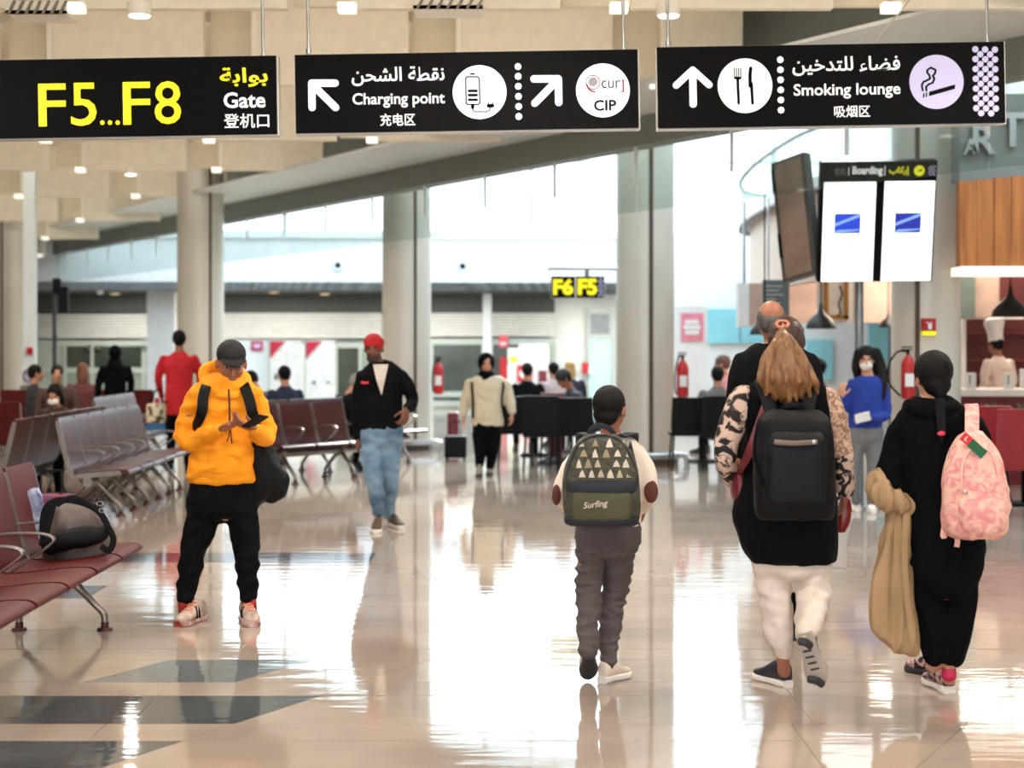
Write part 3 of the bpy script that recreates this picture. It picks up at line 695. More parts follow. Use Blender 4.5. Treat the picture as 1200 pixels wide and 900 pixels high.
bm = BM(); tube(bm, [f.P(293, 565, -.03), f.P(297, 565.5, -.03)], .006); obj('zip_pull', bm, M_STEEL, bag)
# ================================================================== BOY
f = Fig('person', 'boy in a cream jumper with brown elbow patches walking away', 8.12, 708); f.skin = M_SKIN_T
T = [(616, 675, 749, .10), (600, 672, 752, .105), (570, 668, 752, .10), (540, 668, 754, .10), (524, 672, 752, .085), (514, 688, 742, .07), (508, 700, 732, .05)]
AR_ = [(744, 530, 0, 12), (756, 550, 0, 11.8), (763, 574, -.01, 9.6), (758, 588, .08, 8.5), (752, 598, .17, 7)]
AL_ = [(680, 532, 0, 11), (665, 554, 0, 10), (655, 577, .0, 8.5), (660, 588, .08, 8.5), (668, 596, .16, 7)]
LL = [(692, 632, 0, 18), (691, 665, .01, 16.5), (690, 698, .0, 15), (689, 735, -.09, 12.5), (689, 764, -.17, 10.5)]
LR = [(729, 632, .02, 19), (724, 665, .06, 17), (720, 698, .08, 15), (715, 738, .05, 12.2), (712, 779, .0, 9)]
PV = [(652, 700, 722, .06), (645, 678, 746, .09), (625, 675, 749, .105), (608, 676, 747, .10)]
f.torso(T, .015); f.torso(PV, .015); f.limb(AR_, .01); f.limb(AL_, .01); f.limb(LL, .012); f.limb(LR, .012)
f.head(715, 480, 54, (.42, .90, -.08), neck=(717, 512, 0, .0), nr=.048)
f.hand((754, 597, .17), (-.1, .75, -.5), (-1, .1, -.1), (-.3, .5, .8), .82, .75); f.hand((667, 596, .16), (.1, .75, -.5), (1, .1, 0), (.3, .5, .8), .82, .75)
f.finish(.006)
f.cloth('jumper', lambda b: (f.torso(T, bm=b), f.limb(AR_, bm=b), f.limb(AL_, bm=b)), M_SHIRT, .0085, .005, 9)
f.cloth('trousers', lambda b: (f.torso(PV, -.004, bm=b), f.limb(LL, bm=b), f.limb(LR, bm=b)), M_GREYTR, .008, .012, 9, stretch=(.8, .8, 2.2))
f.hair(M_HAIRD, [((0, -.022, .030), (.083, .098, .094)), ((0, -.055, -.03), (.068, .050, .055))], voxel=.006, fold=.0015)
for px, py, dy, r in ((763, 576, -.045, (.034, .018, .055)), (652, 580, -.035, (.022, .020, .050))):
    bm = BM(); sphere(bm, f.P(px, py, dy), r); obj('elbow_patch', bm, M_PATCH, f.root)
shoe(f.root, f.P(690, 762, -.20)+Vector((0, 0, .0)), G(689, 800)+Vector((0, .03, .01)), up=(0, 1, .2), m=M_TANSH, sole=M_DSOLE, w=.045, h=.085)
h0 = G(710, 801); shoe(f.root, h0+Vector((-.02, 0, 0)), h0+Vector((.115, .17, 0)), m=M_TANSH, sole=M_WSOLE, w=.044, h=.085)
bp = thing('backpack', 'dark backpack with pale triangle print and Surfing lettering on the boy', 'backpack', tuple(f.P(706, 612, -.2)))
M_CAMO = two_tone('olive_canvas', '35352c', '4a4636', 30, 3, sharp=.1)
def packsecs(L, p=3.0, bm=None):
    bm = bm or BM(); f.torso(L, bm=bm, p=p, k=4); return bm
B0 = [(614, 672, 740, .07, -.19), (610, 664, 747, .095, -.195), (590, 661, 749, .105, -.20), (560, 661, 748, .10, -.20), (535, 667, 742, .09, -.19), (518, 677, 732, .075, -.18), (509, 688, 722, .045, -.17)]
obj('main_compartment', remesh(packsecs(B0), .007, 3, .004, 10, 4), M_CAMO, bp)
obj('front_pocket', remesh(packsecs([(611, 676, 733, .03, -.275), (606, 672, 738, .045, -.28), (592, 670, 739, .05, -.28), (580, 671, 738, .045, -.28), (575, 675, 735, .02, -.28)]), .007, 2, .003, 9), mat('olive_pocket', '47462f', .75, bump=.2, bscale=300), bp)
obj('navy_band', remesh(packsecs([(578, 664, 746, .10, -.205), (574, 662, 747, .108, -.207), (566, 662, 747, .108, -.207), (561, 664, 746, .10, -.205)]), .007, 1), M_NAVY, bp)
obj('base_panel', remesh(packsecs([(616, 670, 742, .07, -.2), (613, 663, 747, .10, -.207), (606, 662, 748, .108, -.21), (603, 664, 747, .10, -.21)]), .007, 1), M_NAVY, bp)
def packfront(px, py):   # front surface of the pack at that spot
    yy = [q[0] for q in B0]; i = max(k for k in range(len(B0)) if yy[k] >= py) if py <= yy[0] else 0
    i = min(i, len(B0)-2); a, b = B0[i], B0[i+1]; t = (a[0]-py)/(a[0]-b[0])
    xl, xr, dh, dy = [a[k]+(b[k]-a[k])*t for k in (1, 2, 3, 4)]
    u = ((px-(xl+xr)/2)/((xr-xl)/2)); u = max(-.97, min(.97, u))
    return f.P(px, py, dy-dh*(1-abs(u)**3)**(1/3)-.003)
random.seed(4)
M_TRI = [mat('print_pale', 'b3a68c', .7), mat('print_sand', '8f8267', .7), mat('print_cream', 'cbbfae', .7)]
for r_, (py, n_) in enumerate(((519, 4), (531, 5), (543, 6), (555, 6))):
    for k in range(n_):
        px = 673+(k+.5+(.35 if r_ % 2 else 0))*(66/n_); h_ = random.uniform(4, 5.6); w_ = random.uniform(3.4, 4.6)
        if random.random() < .12: continue
        bm = BM(); pts = [packfront(px-w_, py+h_), packfront(px+w_, py+h_), packfront(px+w_*.4, py-h_*.4), packfront(px, py-h_), packfront(px-w_*.6, py-h_*.2)]
        extr(bm, pts, (0, -1, .1), .003); obj('triangle_print', bm, random.choice(M_TRI), bp, smooth=False)
me = text('Surfing', w=27*f.m, off=.01, ext=.002); [setattr(v.co, 'x', v.co.x+.3*v.co.z) for v in me.vertices]; me.transform(Matrix.Rotation(-.12, 4, 'Y')); me.transform(Matrix.Translation(f.P(698, 592, -.334))); obj('lettering', me, mat('print_cream'), bp, smooth=False)
bm = BM(); limb(bm, [packfront(664, 560), packfront(672, 532), packfront(684, 516), packfront(704, 510), packfront(724, 515), packfront(737, 532), packfront(746, 560), packfront(747, 600)], [.007]*8, n=8, dome=False); obj('zip_piping', bm, M_NAVY, bp)
bm = BM(); ribbon(bm, [f.P(690, 512, -.12), f.P(694, 502, -.13), f.P(706, 499, -.135), f.P(716, 504, -.13), f.P(722, 513, -.12)], .025, .008, (0, -1, 0)); obj('carry_handle', bm, M_NAVY, bp)
for pts in ([(690, 510, -.11), (684, 508, -.05), (681, 512, .04), (682, 530, .11), (684, 560, .115)], [(728, 511, -.11), (740, 508, -.05), (742, 512, .04), (740, 530, .11), (738, 560, .115)]):
    bm = BM(); ribbon(bm, [f.P(*p) for p in pts], .055, .012, [(0, -.2, 1), (0, 0, 1), (0, .5, 1), (0, 1, 0), (0, 1, 0)]); obj('strap', bm, M_NAVY, bp)
bm = BM(); ribbon(bm, [packfront(738, 520), f.P(746, 555, -.1), f.P(749, 590, -.1)], .03, .008, (1, -.5, 0)); tube(bm, [f.P(748, 583, -.14), f.P(750, 592, -.14)], .006); obj('side_strap', bm, M_NAVY, bp)
# ================================================================== WOMAN WITH PONYTAIL
f = Fig('person', 'woman with a long golden brown ponytail and cream trousers walking away', 7.95, 920); f.skin = M_SKIN_T
T = [(600, 872, 978, .14), (560, 876, 974, .14), (520, 874, 974, .135), (480, 868, 974, .13), (462, 868, 972, .11), (450, 880, 964, .09), (440, 896, 948, .07)]
TUN = [(658, 882, 978, .15), (640, 870, 980, .16), (600, 859, 981, .165), (570, 868, 977, .155), (540, 874, 975, .145), (515, 878, 973, .14)]
AL_ = [(874, 466, 0, 17), (862, 490, .0, 16.5), (852, 520, .0, 14), (850, 541, -.01, 11.5), (858, 556, .07, 11), (866, 572, .16, 9)]
AR_ = [(966, 468, 0, 16.5), (977, 490, 0, 15), (984, 520, 0, 13.5), (988, 545, .01, 12), (990, 568, .03, 11)]
LL = [(905, 655, 0, 23), (907, 690, .02, 20), (911, 725, .02, 17), (916, 755, .0, 12.5), (918, 764, 0, 10)]
LR = [(949, 655, 0, 23), (953, 690, .0, 21), (951, 715, -.08, 18), (946, 738, -.2, 14), (945, 744, -.23, 11)]
PV = [(680, 918, 936, .07), (668, 890, 968, .12), (640, 882, 974, .13), (610, 882, 972, .13)]
f.torso(T, .02); f.torso(PV, .02); f.limb(AL_, .014); f.limb(AR_, .014); f.limb(LL, .015); f.limb(LR, .015)
f.limb([(917, 758, 0, 8.5), (918, 775, .0, 7.6), (919, 788, .02, 7.6)]); f.limb([(946, 730, -.14, 9), (949, 744, -.17, 8.5), (950, 752, -.17, 8)])
f.head(921, 401, 56, (.1, .98, -.05), neck=(920, 440, 0, .0))
f.hand((990, 572, .03), (-.05, .25, -1), (-1, .1, 0), (.1, 1, -.2), 1.0, .5); f.hand((866, 572, .17), (.5, .8, -.1), (0, 0, -1), (.5, .5, .5), .95, .5)
f.finish(.0062)
f.cloth('blouse', lambda b: f.torso(T, bm=b), M_BLACK3, .010, .004)
f.cloth('patterned_sleeve', lambda b: f.limb(AL_, -.004, bm=b), M_SWIRL, .009, .006, 9, label='black and cream swirl-patterned sleeve')
f.cloth('patterned_sleeve', lambda b: f.limb(AR_[:3]+[(986, 532, 0, 13.4)], -.004, bm=b), M_LACEY, .009, .005, 9, label='beige lace-patterned upper sleeve')
f.cloth('patterned_sleeve', lambda b: f.limb([(986, 530, 0, 13), (989, 548, .01, 12.5), (990, 574, .03, 11)], -.004, bm=b), M_SWIRL, .009, .006, 9, label='dark patterned lower sleeve')
f.cloth('tunic', lambda b: f.torso(TUN, bm=b), M_BLACK, .010, .010, 5, stretch=(2, 2, .5))
f.cloth('trousers', lambda b: (f.torso(PV, bm=b), f.limb(LL, -.002, bm=b), f.limb(LR, -.002, bm=b)), M_CREAMTR, .009, .012, 7, stretch=(1, 1, 1.5))
HC = mat('dark_brown_hair', '3c2116', .45, bump=.6, bscale=60, stretch=(1, 1, .3), var=.3)
f.hair(HC, [((0, -.024, .026), (.090, .106, .100)), ((.03, -.06, .0), (.06, .055, .07)), ((-.03, -.06, -.0), (.06, .055, .07))], voxel=.006, fold=.003, fs=25, stretch=(1, 1, .6))
def tail(b):
    rnd = random.Random(7)
    for k in range(26):
        a = (k/25-.5)*2; y = -.13-.03*math.cos(a*2)+rnd.uniform(-.01, .02); rr = rnd.uniform(.007, .012)
        x1 = 918+a*9; x2 = 918+a*22+rnd.uniform(-3, 3); x3 = 922+a*30+rnd.uniform(-3, 3); x4 = 925+a*29+rnd.uniform(-5, 5); e = rnd.uniform(462, 480)-abs(a)*9
        limb(b, [f.P(917, 379, -.09), f.P(x1, 396, y+.01), f.P(x2, 420, y-.01), f.P(x3, 444, y-.02+rnd.uniform(-.02, .01)), f.P(x4, e-10, y-.01), f.P(x4+rnd.uniform(-4, 4), e, y)], [.006, rr*1.1, rr*1.5, rr*1.6, rr*1.3, .003], n=8, k=5)
    limb(b, [f.P(918, 385, -.08), f.P(918, 410, -.11), f.P(921, 440, -.12), f.P(923, 462, -.10)], [.02, .055, .09, .06], ref=(1, 0, 0), n=14)
bm = BM(); tail(bm); obj('ponytail', remesh(bm, .006, 2, .004, 18, 2, (1, 1, .25)), M_HAIRG, f.root)
bm = BM(); limb(bm, [f.P(917+7*math.cos(k*.785), 380+4*math.sin(k*.785), -.10-.02*math.sin(k*.785)) for k in range(9)], [.008]*9, n=8, k=2); obj('hair_tie', bm, mat('coral_tie', 'c87860', .6), f.root)
h0 = G(924, 806)+Vector((0, 0, 0)); shoe(f.root, h0, h0+Vector((-.12, .23, 0)), m=mat('navy_white_sneaker', '1a1c28', .5), sole=M_WSOLE, w=.047, h=.10)
shoe(f.root, f.P(942, 742, -.27), f.P(960, 806, -.19)+Vector((0, 0, .012)), up=(.15, 1, .35), m=mat('navy_white_sneaker'), sole=mat('gum_sole', 'b4a99e', .6, var=.1), w=.056, h=.085)
for (a, b, c_, e_) in ((937, 752, 950, 757), (948, 796, 964, 802)):
    bm = BM(); limb(bm, [f.P(a, b, -.315), f.P((a+c_)/2, (b+e_)/2-2, -.318), f.P(c_, e_, -.305)], [(.018, .012)]*3, ref=(0, 0, 1)); obj('tread_pad', bm, M_DSOLE, f.root)
for k in range(4):
    bm = BM(); tube(bm, [f.P(941+k*3, 764+k*7, -.306), f.P(951+k*3, 762+k*7, -.306)], .005, k=1); obj('tread_bar', bm, M_DSOLE, f.root)
# backpack of the ponytail woman
bp = thing('backpack', 'large plain black backpack on the woman with the ponytail', 'backpack', tuple(f.P(930, 600, -.25)))
bm = BM(); f.torso([(608, 892, 972, .08, -.24), (600, 886, 975, .10, -.25), (560, 884, 976, .115, -.255), (520, 886, 974, .115, -.25), (492, 890, 970, .10, -.24), (480, 900, 960, .06, -.22)], bm=bm, p=3.4); obj('main_compartment', remesh(bm, .008, 3, .005, 8, 9), M_BLACK2, bp)
bm = BM(); f.torso([(590, 904, 964, .03, -.36), (584, 900, 966, .045, -.36), (545, 900, 966, .05, -.36), (515, 902, 965, .045, -.355), (506, 908, 960, .02, -.35)], bm=bm, p=3.6); obj('front_pocket', remesh(bm, .008, 2, .003, 8, 9), mat('black_panel', '0e0f12', .55, spec=.2, bump=.2, bscale=250), bp)
bm = BM(); limb(bm, [f.P(908, 518, -.415), f.P(930, 519.5, -.42), f.P(957, 518, -.415)], [(.012, .006), (.012, .006), (.012, .006)], ref=(0, 0, 1)); obj('handle_strip', bm, mat('tan_strip', '6e5c50', .5), bp)
bm = BM(); bellip(bm, (0, 0, 0), (.011, .006, .011), Matrix.Identity(3), f.P(954, 518, -.424)); obj('rivet', bm, M_STEEL, bp)
bm = BM(); ribbon(bm, [f.P(915, 484, -.2), f.P(922, 476, -.22), f.P(936, 475, -.22), f.P(944, 484, -.2)], .028, .01, (0, -1, 0)); obj('carry_handle', bm, M_BLACK2, bp)
for x0, x1 in ((905, 893), (945, 952)):
    bm = BM(); ribbon(bm, [f.P(x0, 486, -.18), f.P(x1, 452, -.10), f.P(x1, 447, .0), f.P(x1, 462, .12), f.P(x1, 510, .155)], .06, .014, [(0, -1, .5), (0, -.6, 1), (0, 0, 1), (0, 1, .3), (0, 1, 0)]); obj('strap', bm, M_BLACK2, bp)
for pts in ([(888, 500, -.34), (884, 530, -.35), (894, 570, -.36)], [(968, 510, -.32), (972, 530, -.34), (968, 575, -.34)]):
    bm = BM(); ribbon(bm, [f.P(*p) for p in pts], .016, .006, (0, -1, 0)); obj('compression_strap', bm, M_BLACK, bp)
mb = thing('shoulder_bag', 'small maroon bag and strap slung on the woman with the ponytail', 'bag', tuple(f.P(864, 570, .1)))
bm = BM(); ribbon(bm, [f.P(910, 455, -.115), f.P(898, 475, -.155), f.P(887, 505, -.175), f.P(876, 535, -.15), f.P(866, 552, -.03)], .040, .008, [(0, -.6, .7), (0, -1, .1), (-.2, -1, 0), (-.5, -1, 0), (-1, -.5, 0)]); obj('strap', bm, M_MAROON, mb)
bm = BM(); f.torso([(592, 860, 874, .05, .05), (580, 857, 876, .09, .06), (562, 857, 875, .09, .06), (548, 861, 872, .06, .05)], bm=bm, p=3); obj('bag_body', remesh(bm, .008, 2), M_MAROON, mb)
rb = thing('red_pouch', 'red glossy pouch carried low by the woman with the ponytail', 'bag', tuple(f.P(990, 600, .1)))
bm = BM(); f.torso([(624, 982, 990, .02, .09), (612, 981, 996, .03, .09), (595, 982, 998, .03, .09), (584, 985, 996, .02, .09)], bm=bm, p=3); obj('pouch_body', remesh(bm, .006, 2), mat('red_gloss', '8a2420', .3), rb)
# ================================================================== GREY-HAIRED MAN AHEAD OF HER
f = Fig('person', 'balding grey-haired man in a black jacket walking ahead of the ponytail woman', 9.3, 915); f.skin = M_SKIN_T
T = [(560, 872, 950, .13), (500, 866, 953, .13), (450, 860, 958, .13), (425, 862, 956, .12), (412, 872, 946, .10), (402, 886, 930, .075)]
AL_ = [(872, 424, 0, 14), (864, 455, 0, 13), (862, 495, 0, 11), (866, 530, .05, 9)]; AR_ = [(946, 424, 0, 14), (953, 455, 0, 13), (956, 495, 0, 11), (952, 530, .05, 9)]
LL = [(898, 580, 0, 16), (906, 640, 0, 13), (912, 690, 0, 11), (915, 735, 0, 8)]; LR = [(926, 580, .0, 16), (928, 640, 0, 13), (929, 690, .0, 11), (930, 735, 0, 8)]
PV = [(600, 902, 922, .07), (585, 884, 940, .12), (550, 878, 944, .12)]
f.torso(T, .02); f.torso(PV, .02)
for L_ in (AL_, AR_, LL, LR): f.limb(L_, .014)
f.head(903, 376, 48, (-.05, .99, .05), neck=(908, 404, 0, 0)); f.hand((866, 532, .05), (0, .2, -1), (1, 0, 0), (0, 1, 0), 1, .5); f.hand((952, 532, .05), (0, .2, -1), (-1, 0, 0), (0, 1, 0), 1, .5); f.finish(.009)
f.cloth('jacket', lambda b: (f.torso(T, bm=b), f.limb(AL_, bm=b), f.limb(AR_, bm=b)), M_BLACK, .012, .005)
f.cloth('trousers', lambda b: (f.torso(PV, bm=b), f.limb(LL, bm=b), f.limb(LR, bm=b)), M_BLACK3, .012, .005)
f.hair(mat('grey_hair', '55504c', .7, col2='3a3634', vscale=60), [((0, -.035, -.008), (.080, .082, .070)), ((.062, -.02, .01), (.02, .06, .05)), ((-.062, -.02, .01), (.02, .06, .05))], voxel=.006)
for px in (914, 931): h0 = Vector((W(px, 0, 9.25).x, 9.22, 0)); shoe(f.root, h0, h0+Vector((0, .28, 0)), m=M_BLACK2, sole=M_DSOLE)
# ================================================================== GIRL WITH A BRAID
f = Fig('person', 'girl in loose black clothes with a dark braid and a beige coat over her arm', 7.8, 1100); f.skin = M_SKIN_L
T = [(660, 1064, 1150, .14), (620, 1060, 1153, .15), (580, 1058, 1152, .15), (540, 1050, 1148, .14), (510, 1046, 1146, .13), (488, 1050, 1140, .115), (476, 1062, 1126, .09), (466, 1072, 1114, .07)]
AL_ = [(1060, 500, 0, 16), (1049, 525, 0, 16), (1041, 555, .0, 14.5), (1045, 575, -.02, 13.5), (1058, 584, .1, 12)]
AR_ = [(1138, 500, 0, 16), (1148, 525, 0, 15), (1156, 555, 0, 13), (1157, 578, .05, 11.5), (1152, 590, .15, 9)]
LL = [(1086, 660, 0, 22), (1088, 700, 0, 20), (1092, 740, 0, 16), (1095, 770, 0, 13)]
LR = [(1126, 660, 0, 24), (1124, 700, 0, 22), (1120, 740, 0, 19), (1116, 770, 0, 16)]
PV = [(700, 1085, 1130, .10), (675, 1066, 1148, .14), (640, 1064, 1151, .14), (620, 1066, 1150, .13)]
f.torso(T, .02); f.torso(PV, .02)
for L_ in (AL_, AR_, LL, LR): f.limb(L_, .016)
f.limb([(1096, 765, .02, 8), (1094, 782, .05, 8)]); f.limb([(1114, 765, -.0, 8), (1112, 785, .02, 7.4), (1112, 797, .04, 7.4)])
f.head(1092, 441, 56, (-.22, .96, -.15), neck=(1092, 476, 0, 0)); f.hand((1060, 585, .11), (.6, .7, .0), (0, 0, -1), (-.3, .5, .8), .9, .4); f.hand((1152, 590, .16), (-.2, .7, -.6), (-1, 0, 0), (0, .5, .8), .9, .5); f.finish(.0065)
f.cloth('hooded_top', lambda b: (f.torso(T, bm=b), f.limb(AL_, bm=b), f.limb(AR_, bm=b)), M_BLACK3, .009, .016, 6)
f.cloth('trousers', lambda b: (f.torso(PV, bm=b), f.limb(LL, bm=b), f.limb(LR, bm=b)), M_BLACK3, .010, .012, 6, stretch=(1.5, 1.5, .6))
f.cloth('hood', lambda b: limb(b, [f.P(1066, 484, .03), f.P(1066, 476, -.03), f.P(1080, 480, -.09), f.P(1098, 482, -.10), f.P(1116, 478, -.06), f.P(1122, 482, .02)], [.03, .036, .042, .042, .036, .03]), M_BLACK3, .009, .005)
f.hair(M_HAIRB, [((0, -.022, .026), (.092, .108, .100)), ((0, -.05, -.045), (.070, .060, .06)), ((0, -.07, -.08), (.035, .035, .05))], voxel=.006, fold=.0022, fs=30, stretch=(1, 1, .5))
bm = BM()
for k in range(9):
    for sd in (-1, 1):
        c = f.P(1101+k*.3, 470+k*4.6, -.125-.003*k); sphere(bm, c+Vector((sd*.011, 0, 0)), (.017-.0008*k, .014, .014), Matrix.Rotation(sd*.6, 3, 'Y'), 10, 6)
obj('braid', remesh(bm, .004, 1), M_HAIRB, f.root)
bm = BM(); bellip(bm, (0, 0, 0), (.019, .012, .012), Matrix.Identity(3), f.P(1103, 508, -.155)); obj('braid_tie', bm, mat('pink_tie', 'e03a5c', .5), f.root)
bm = BM(); limb(bm, [f.P(1103, 511, -.15), f.P(1103, 520, -.15)], [.014, .004]); obj('braid_end', bm, M_HAIRB, f.root)
MS = two_tone('black_pink_sneaker', '1a181c', 'c8a0a0', 45, 2, sharp=.03)
h0 = G(1113, 813); shoe(f.root, h0, h0+Vector((-.04, .26, 0)), m=MS, sole=M_WSOLE, w=.052, h=.10)
h0 = G(1106, 795); shoe(f.root, h0, h0+Vector((-.13, .2, 0)), m=MS, sole=M_DSOLE, w=.047, h=.10)
bm = BM(); limb(bm, [f.P(1112, 786, .02)+Vector((0, 0, .01)), f.P(1112, 792, .02)], [.033, .035]); obj('sock', bm, mat('pink_sock', 'c02850', .8), f.root)
ct = thing('coat', 'beige coat draped over the forearm of the girl with the braid', 'coat', tuple(f.P(1050, 760, 0)))
bm = BM(); limb(bm, [f.P(1031, 555, -.03), f.P(1029, 572, -.06), f.P(1044, 585, -.08), f.P(1062, 592, -.05)], [.030, .046, .050, .045]); f.torso([(765, 1056, 1073, .015, -.03), (752, 1036, 1073, .035, -.03), (738, 1024, 1072, .04, -.03), (700, 1022, 1069, .045, -.03), (660, 1028, 1066, .045, -.03), (620, 1038, 1064, .045, -.03), (590, 1046, 1064, .045, -.02)], bm=bm, p=3.5)
obj('coat_cloth', remesh(bm, .008, 2, .024, 5, 8, (3.2, 3.2, .25)), M_COAT, ct)
bm = BM(); ribbon(bm, [f.P(1063, 600, -.09), f.P(1060, 650, -.10), f.P(1063, 700, -.10), f.P(1070, 757, -.07)], .03, .008, (0, -1, 0)); obj('coat_placket', bm, M_COAT, ct)
bp = thing('backpack', 'pink and cream tie-dyed backpack hanging from the shoulder of the girl with the braid', 'backpack', tuple(f.P(1143, 630, -.25)))
PB = [(631, 1120, 1166, .05, -.27), (624, 1109, 1176, .085, -.27), (600, 1105, 1181, .10, -.27), (570, 1106, 1179, .10, -.27), (540, 1111, 1172, .09, -.265), (518, 1120, 1160, .075, -.26), (506, 1131, 1150, .045, -.25)]
bm = BM(); f.torso(PB, bm=bm, p=2.8, k=4); obj('main_compartment', remesh(bm, .007, 3, .007, 9, 3), M_PINKDYE, bp)
bm = BM(); f.torso([(625, 1131, 1170, .03, -.35), (618, 1126, 1176, .045, -.355), (600, 1124, 1178, .05, -.36), (586, 1126, 1177, .045, -.355), (579, 1130, 1172, .02, -.35)], bm=bm, p=3); obj('front_pocket', remesh(bm, .007, 2, .008, 9, 6), M_PINKDYE, bp)
M_PINKL = mat('pink_piping', 'e8b4a8', .7)
bm = BM(); limb(bm, [f.P(1128, 578, -.375), f.P(1127, 550, -.365), f.P(1133, 532, -.355), f.P(1146, 524, -.345), f.P(1160, 530, -.345), f.P(1168, 548, -.355), f.P(1173, 575, -.36)], [.006]*7, n=8); obj('zip_piping', bm, M_PINKL, bp)
bm = BM(); ribbon(bm, [f.P(1139, 508, -.26), f.P(1139, 495, -.22), f.P(1139, 480, -.17), f.P(1138, 475, -.10), f.P(1138, 480, .05), f.P(1137, 510, .16)], .064, .014, [(0, -1, .2), (0, -1, .2), (0, -1, .5), (0, 0, 1), (0, 1, .5), (0, 1, 0)]); obj('strap', bm, M_PINKDYE, bp)
for pts in ([(1110, 600, -.22), (1107, 615, -.24), (1105, 628, -.25), (1108, 627, -.26)], [(1118, 618, -.2), (1122, 632, -.2), (1121, 641, -.2)]):
    bm = BM(); ribbon(bm, [f.P(*p) for p in pts], .024, .005, (0, -1, 0)); obj('loose_strap', bm, M_PINKL, bp)
bm = BM(); bellip(bm, (0, 0, 0), (.010, .006, .010), Matrix.Identity(3), f.P(1131.5, 577, -.40)); obj('snap_button', bm, M_STEEL, bp)
bm = BM(); R_ = Matrix.Translation(f.P(1141, 522, -.36)) @ Matrix.Rotation(math.radians(42), 4, 'Y')
box(bm, (-.065, -.004, -.02), (-.022, .004, .02), R_); tg = obj('luggage_tag_end', bm, mat('tag_red', 'd8202c', .5), bp, smooth=False); tg['label'] = 'red end of the tag with a small white figure'
bm = BM(); box(bm, (-.022, -.004, -.02), (.062, .004, .02), R_); tg = obj('luggage_tag', bm, mat('tag_green', '0c5c34', .5), bp, smooth=False); tg['label'] = 'dark green tag'
me = text('L', h=.02, off=.02, ext=.001); me.transform(R_ @ Matrix.Translation((-.043, -.0055, 0))); obj('tag_mark', me, M_WHITE, bp, smooth=False)
# ================================================================== MAN IN BLACK JACKET
f = Fig('person', 'man in a red cap, black jacket and blue jeans walking towards us', 14.75, 448); f.skin = M_SKIN_B
T = [(503, 421, 471, .125), (485, 420, 471, .13), (455, 421, 472, .125), (438, 422, 474, .12), (430, 428, 468, .10), (424, 434, 460, .075)]
AL_ = [(426, 441, 0, 8.5), (420, 465, .0, 8), (418, 490, .0, 7), (419, 512, -.02, 5.5)]
AR_ = [(470, 441, 0, 8.5), (479, 455, 0, 8), (484, 470, 0, 7.2), (480, 477, -.12, 6.5), (477, 478, -.2, 5.5)]
LL = [(433, 520, 0, 12.5), (437, 548, -.1, 11), (440, 570, -.14, 9.5), (443, 600, -.05, 7.5)]
LR = [(458, 520, 0, 12.5), (457, 548, 0, 11), (456, 570, .05, 9.5), (455, 602, .2, 7.5)]
PV = [(530, 440, 452, .06), (522, 424, 470, .11), (498, 422, 471, .12)]
f.torso(T, .02); f.torso(PV, .02)
for L_ in (AL_, AR_, LL, LR): f.limb(L_, .014)
f.head(438, 409, 32, (-.12, -.98, -.1), neck=(445, 430, -.02, .02)); f.hand((419, 513, -.02), (0, -.1, -1), (1, .2, 0), (.3, -1, 0), 1.05, .6); f.hand((477, 479, -.2), (-.15, -.3, -.7), (-.6, .6, 0), (-.5, 0, .8), 1.1, .7); f.finish(.008)
f.cloth('jacket', lambda b: (f.torso(T, bm=b), f.limb(AL_, bm=b), f.limb(AR_, bm=b)), M_BLACK, .011, .008)
f.cloth('jacket_collar', lambda b: (limb(b, [f.P(433, 431, .02), f.P(437, 426, .06), f.P(450, 424, .06), f.P(460, 430, .0), f.P(457, 438, -.1)], [.025]*5), limb(b, [f.P(433, 431, .02), f.P(434, 438, -.08), f.P(440, 448, -.125)], [.025, .024, .02])), M_BLACK, .011)
f.cloth('jeans', lambda b: (f.torso(PV, bm=b), f.limb(LL, -.002, bm=b), f.limb(LR, -.002, bm=b)), M_DENIM, .011, .018, 8)
bm = BM(); extr(bm, [f.P(437, 427, -.10), f.P(455, 427, -.10), f.P(451, 445, -.14), f.P(447, 463, -.145), f.P(441, 445, -.14)], (0, 1, 0), .03); obj('undershirt', bm, mat('white_tee', 'cfc4bc', .8), f.root, smooth=False)
bm = BM(); ribbon(bm, [f.P(423, 448, -.13), f.P(428, 449, -.135), f.P(432, 448, -.135)], .02, .004, (0, -1, 0)); obj('chest_mark', bm, mat('tag_red'), f.root)
f.cloth('knitted_cap', lambda b: bellip(b, (0, -.012, .048), (.088, .108, .088), f.hB, f.ho), mat('red_knit', 'a8161a', .85), .008)
bm = BM(); bellip(bm, (0, .045, -.075), (.055, .055, .045), f.hB, f.ho); obj('beard', bm, mat('stubble'), f.root)
for (px, dd, dx) in ((443, 14.62, .0), (457, 14.95, .12)):
    h0 = Vector((W(px, 0, dd).x, dd+.05, 0)); shoe(f.root, h0, h0+Vector((dx, -.29, 0)), m=mat('brown_suede_shoe', '5a4436', .7), sole=M_WSOLE, w=.052, h=.10)
# ================================================================== WOMAN IN HEADSCARF
f = Fig('person', 'woman in a black headscarf, cream blouse and black trousers walking towards us', 20.6, 568); f.skin = M_SKIN_L
T = [(499, 553, 591, .12), (480, 552, 590, .13), (460, 550, 592, .13), (448, 549, 594, .12), (441, 556, 588, .08)]
AL_ = [(551, 449, 0, 6.5), (546, 468, 0, 6), (543, 485, -.02, 4.8)]; AR_ = [(592, 449, 0, 6.5), (597, 468, 0, 6), (600, 482, -.02, 4.8)]
LL = [(562, 508, 0, 9), (563, 528, -.05, 7.5), (562, 546, -.05, 5)]; LR = [(578, 508, 0, 9), (577, 528, .0, 7.5), (574, 548, .1, 5)]
PV = [(515, 565, 575, .06), (508, 554, 586, .12), (494, 555, 586, .12)]
f.torso(T, .02); f.torso(PV, .02)
for L_ in (AL_, AR_, LL, LR): f.limb(L_, .014)
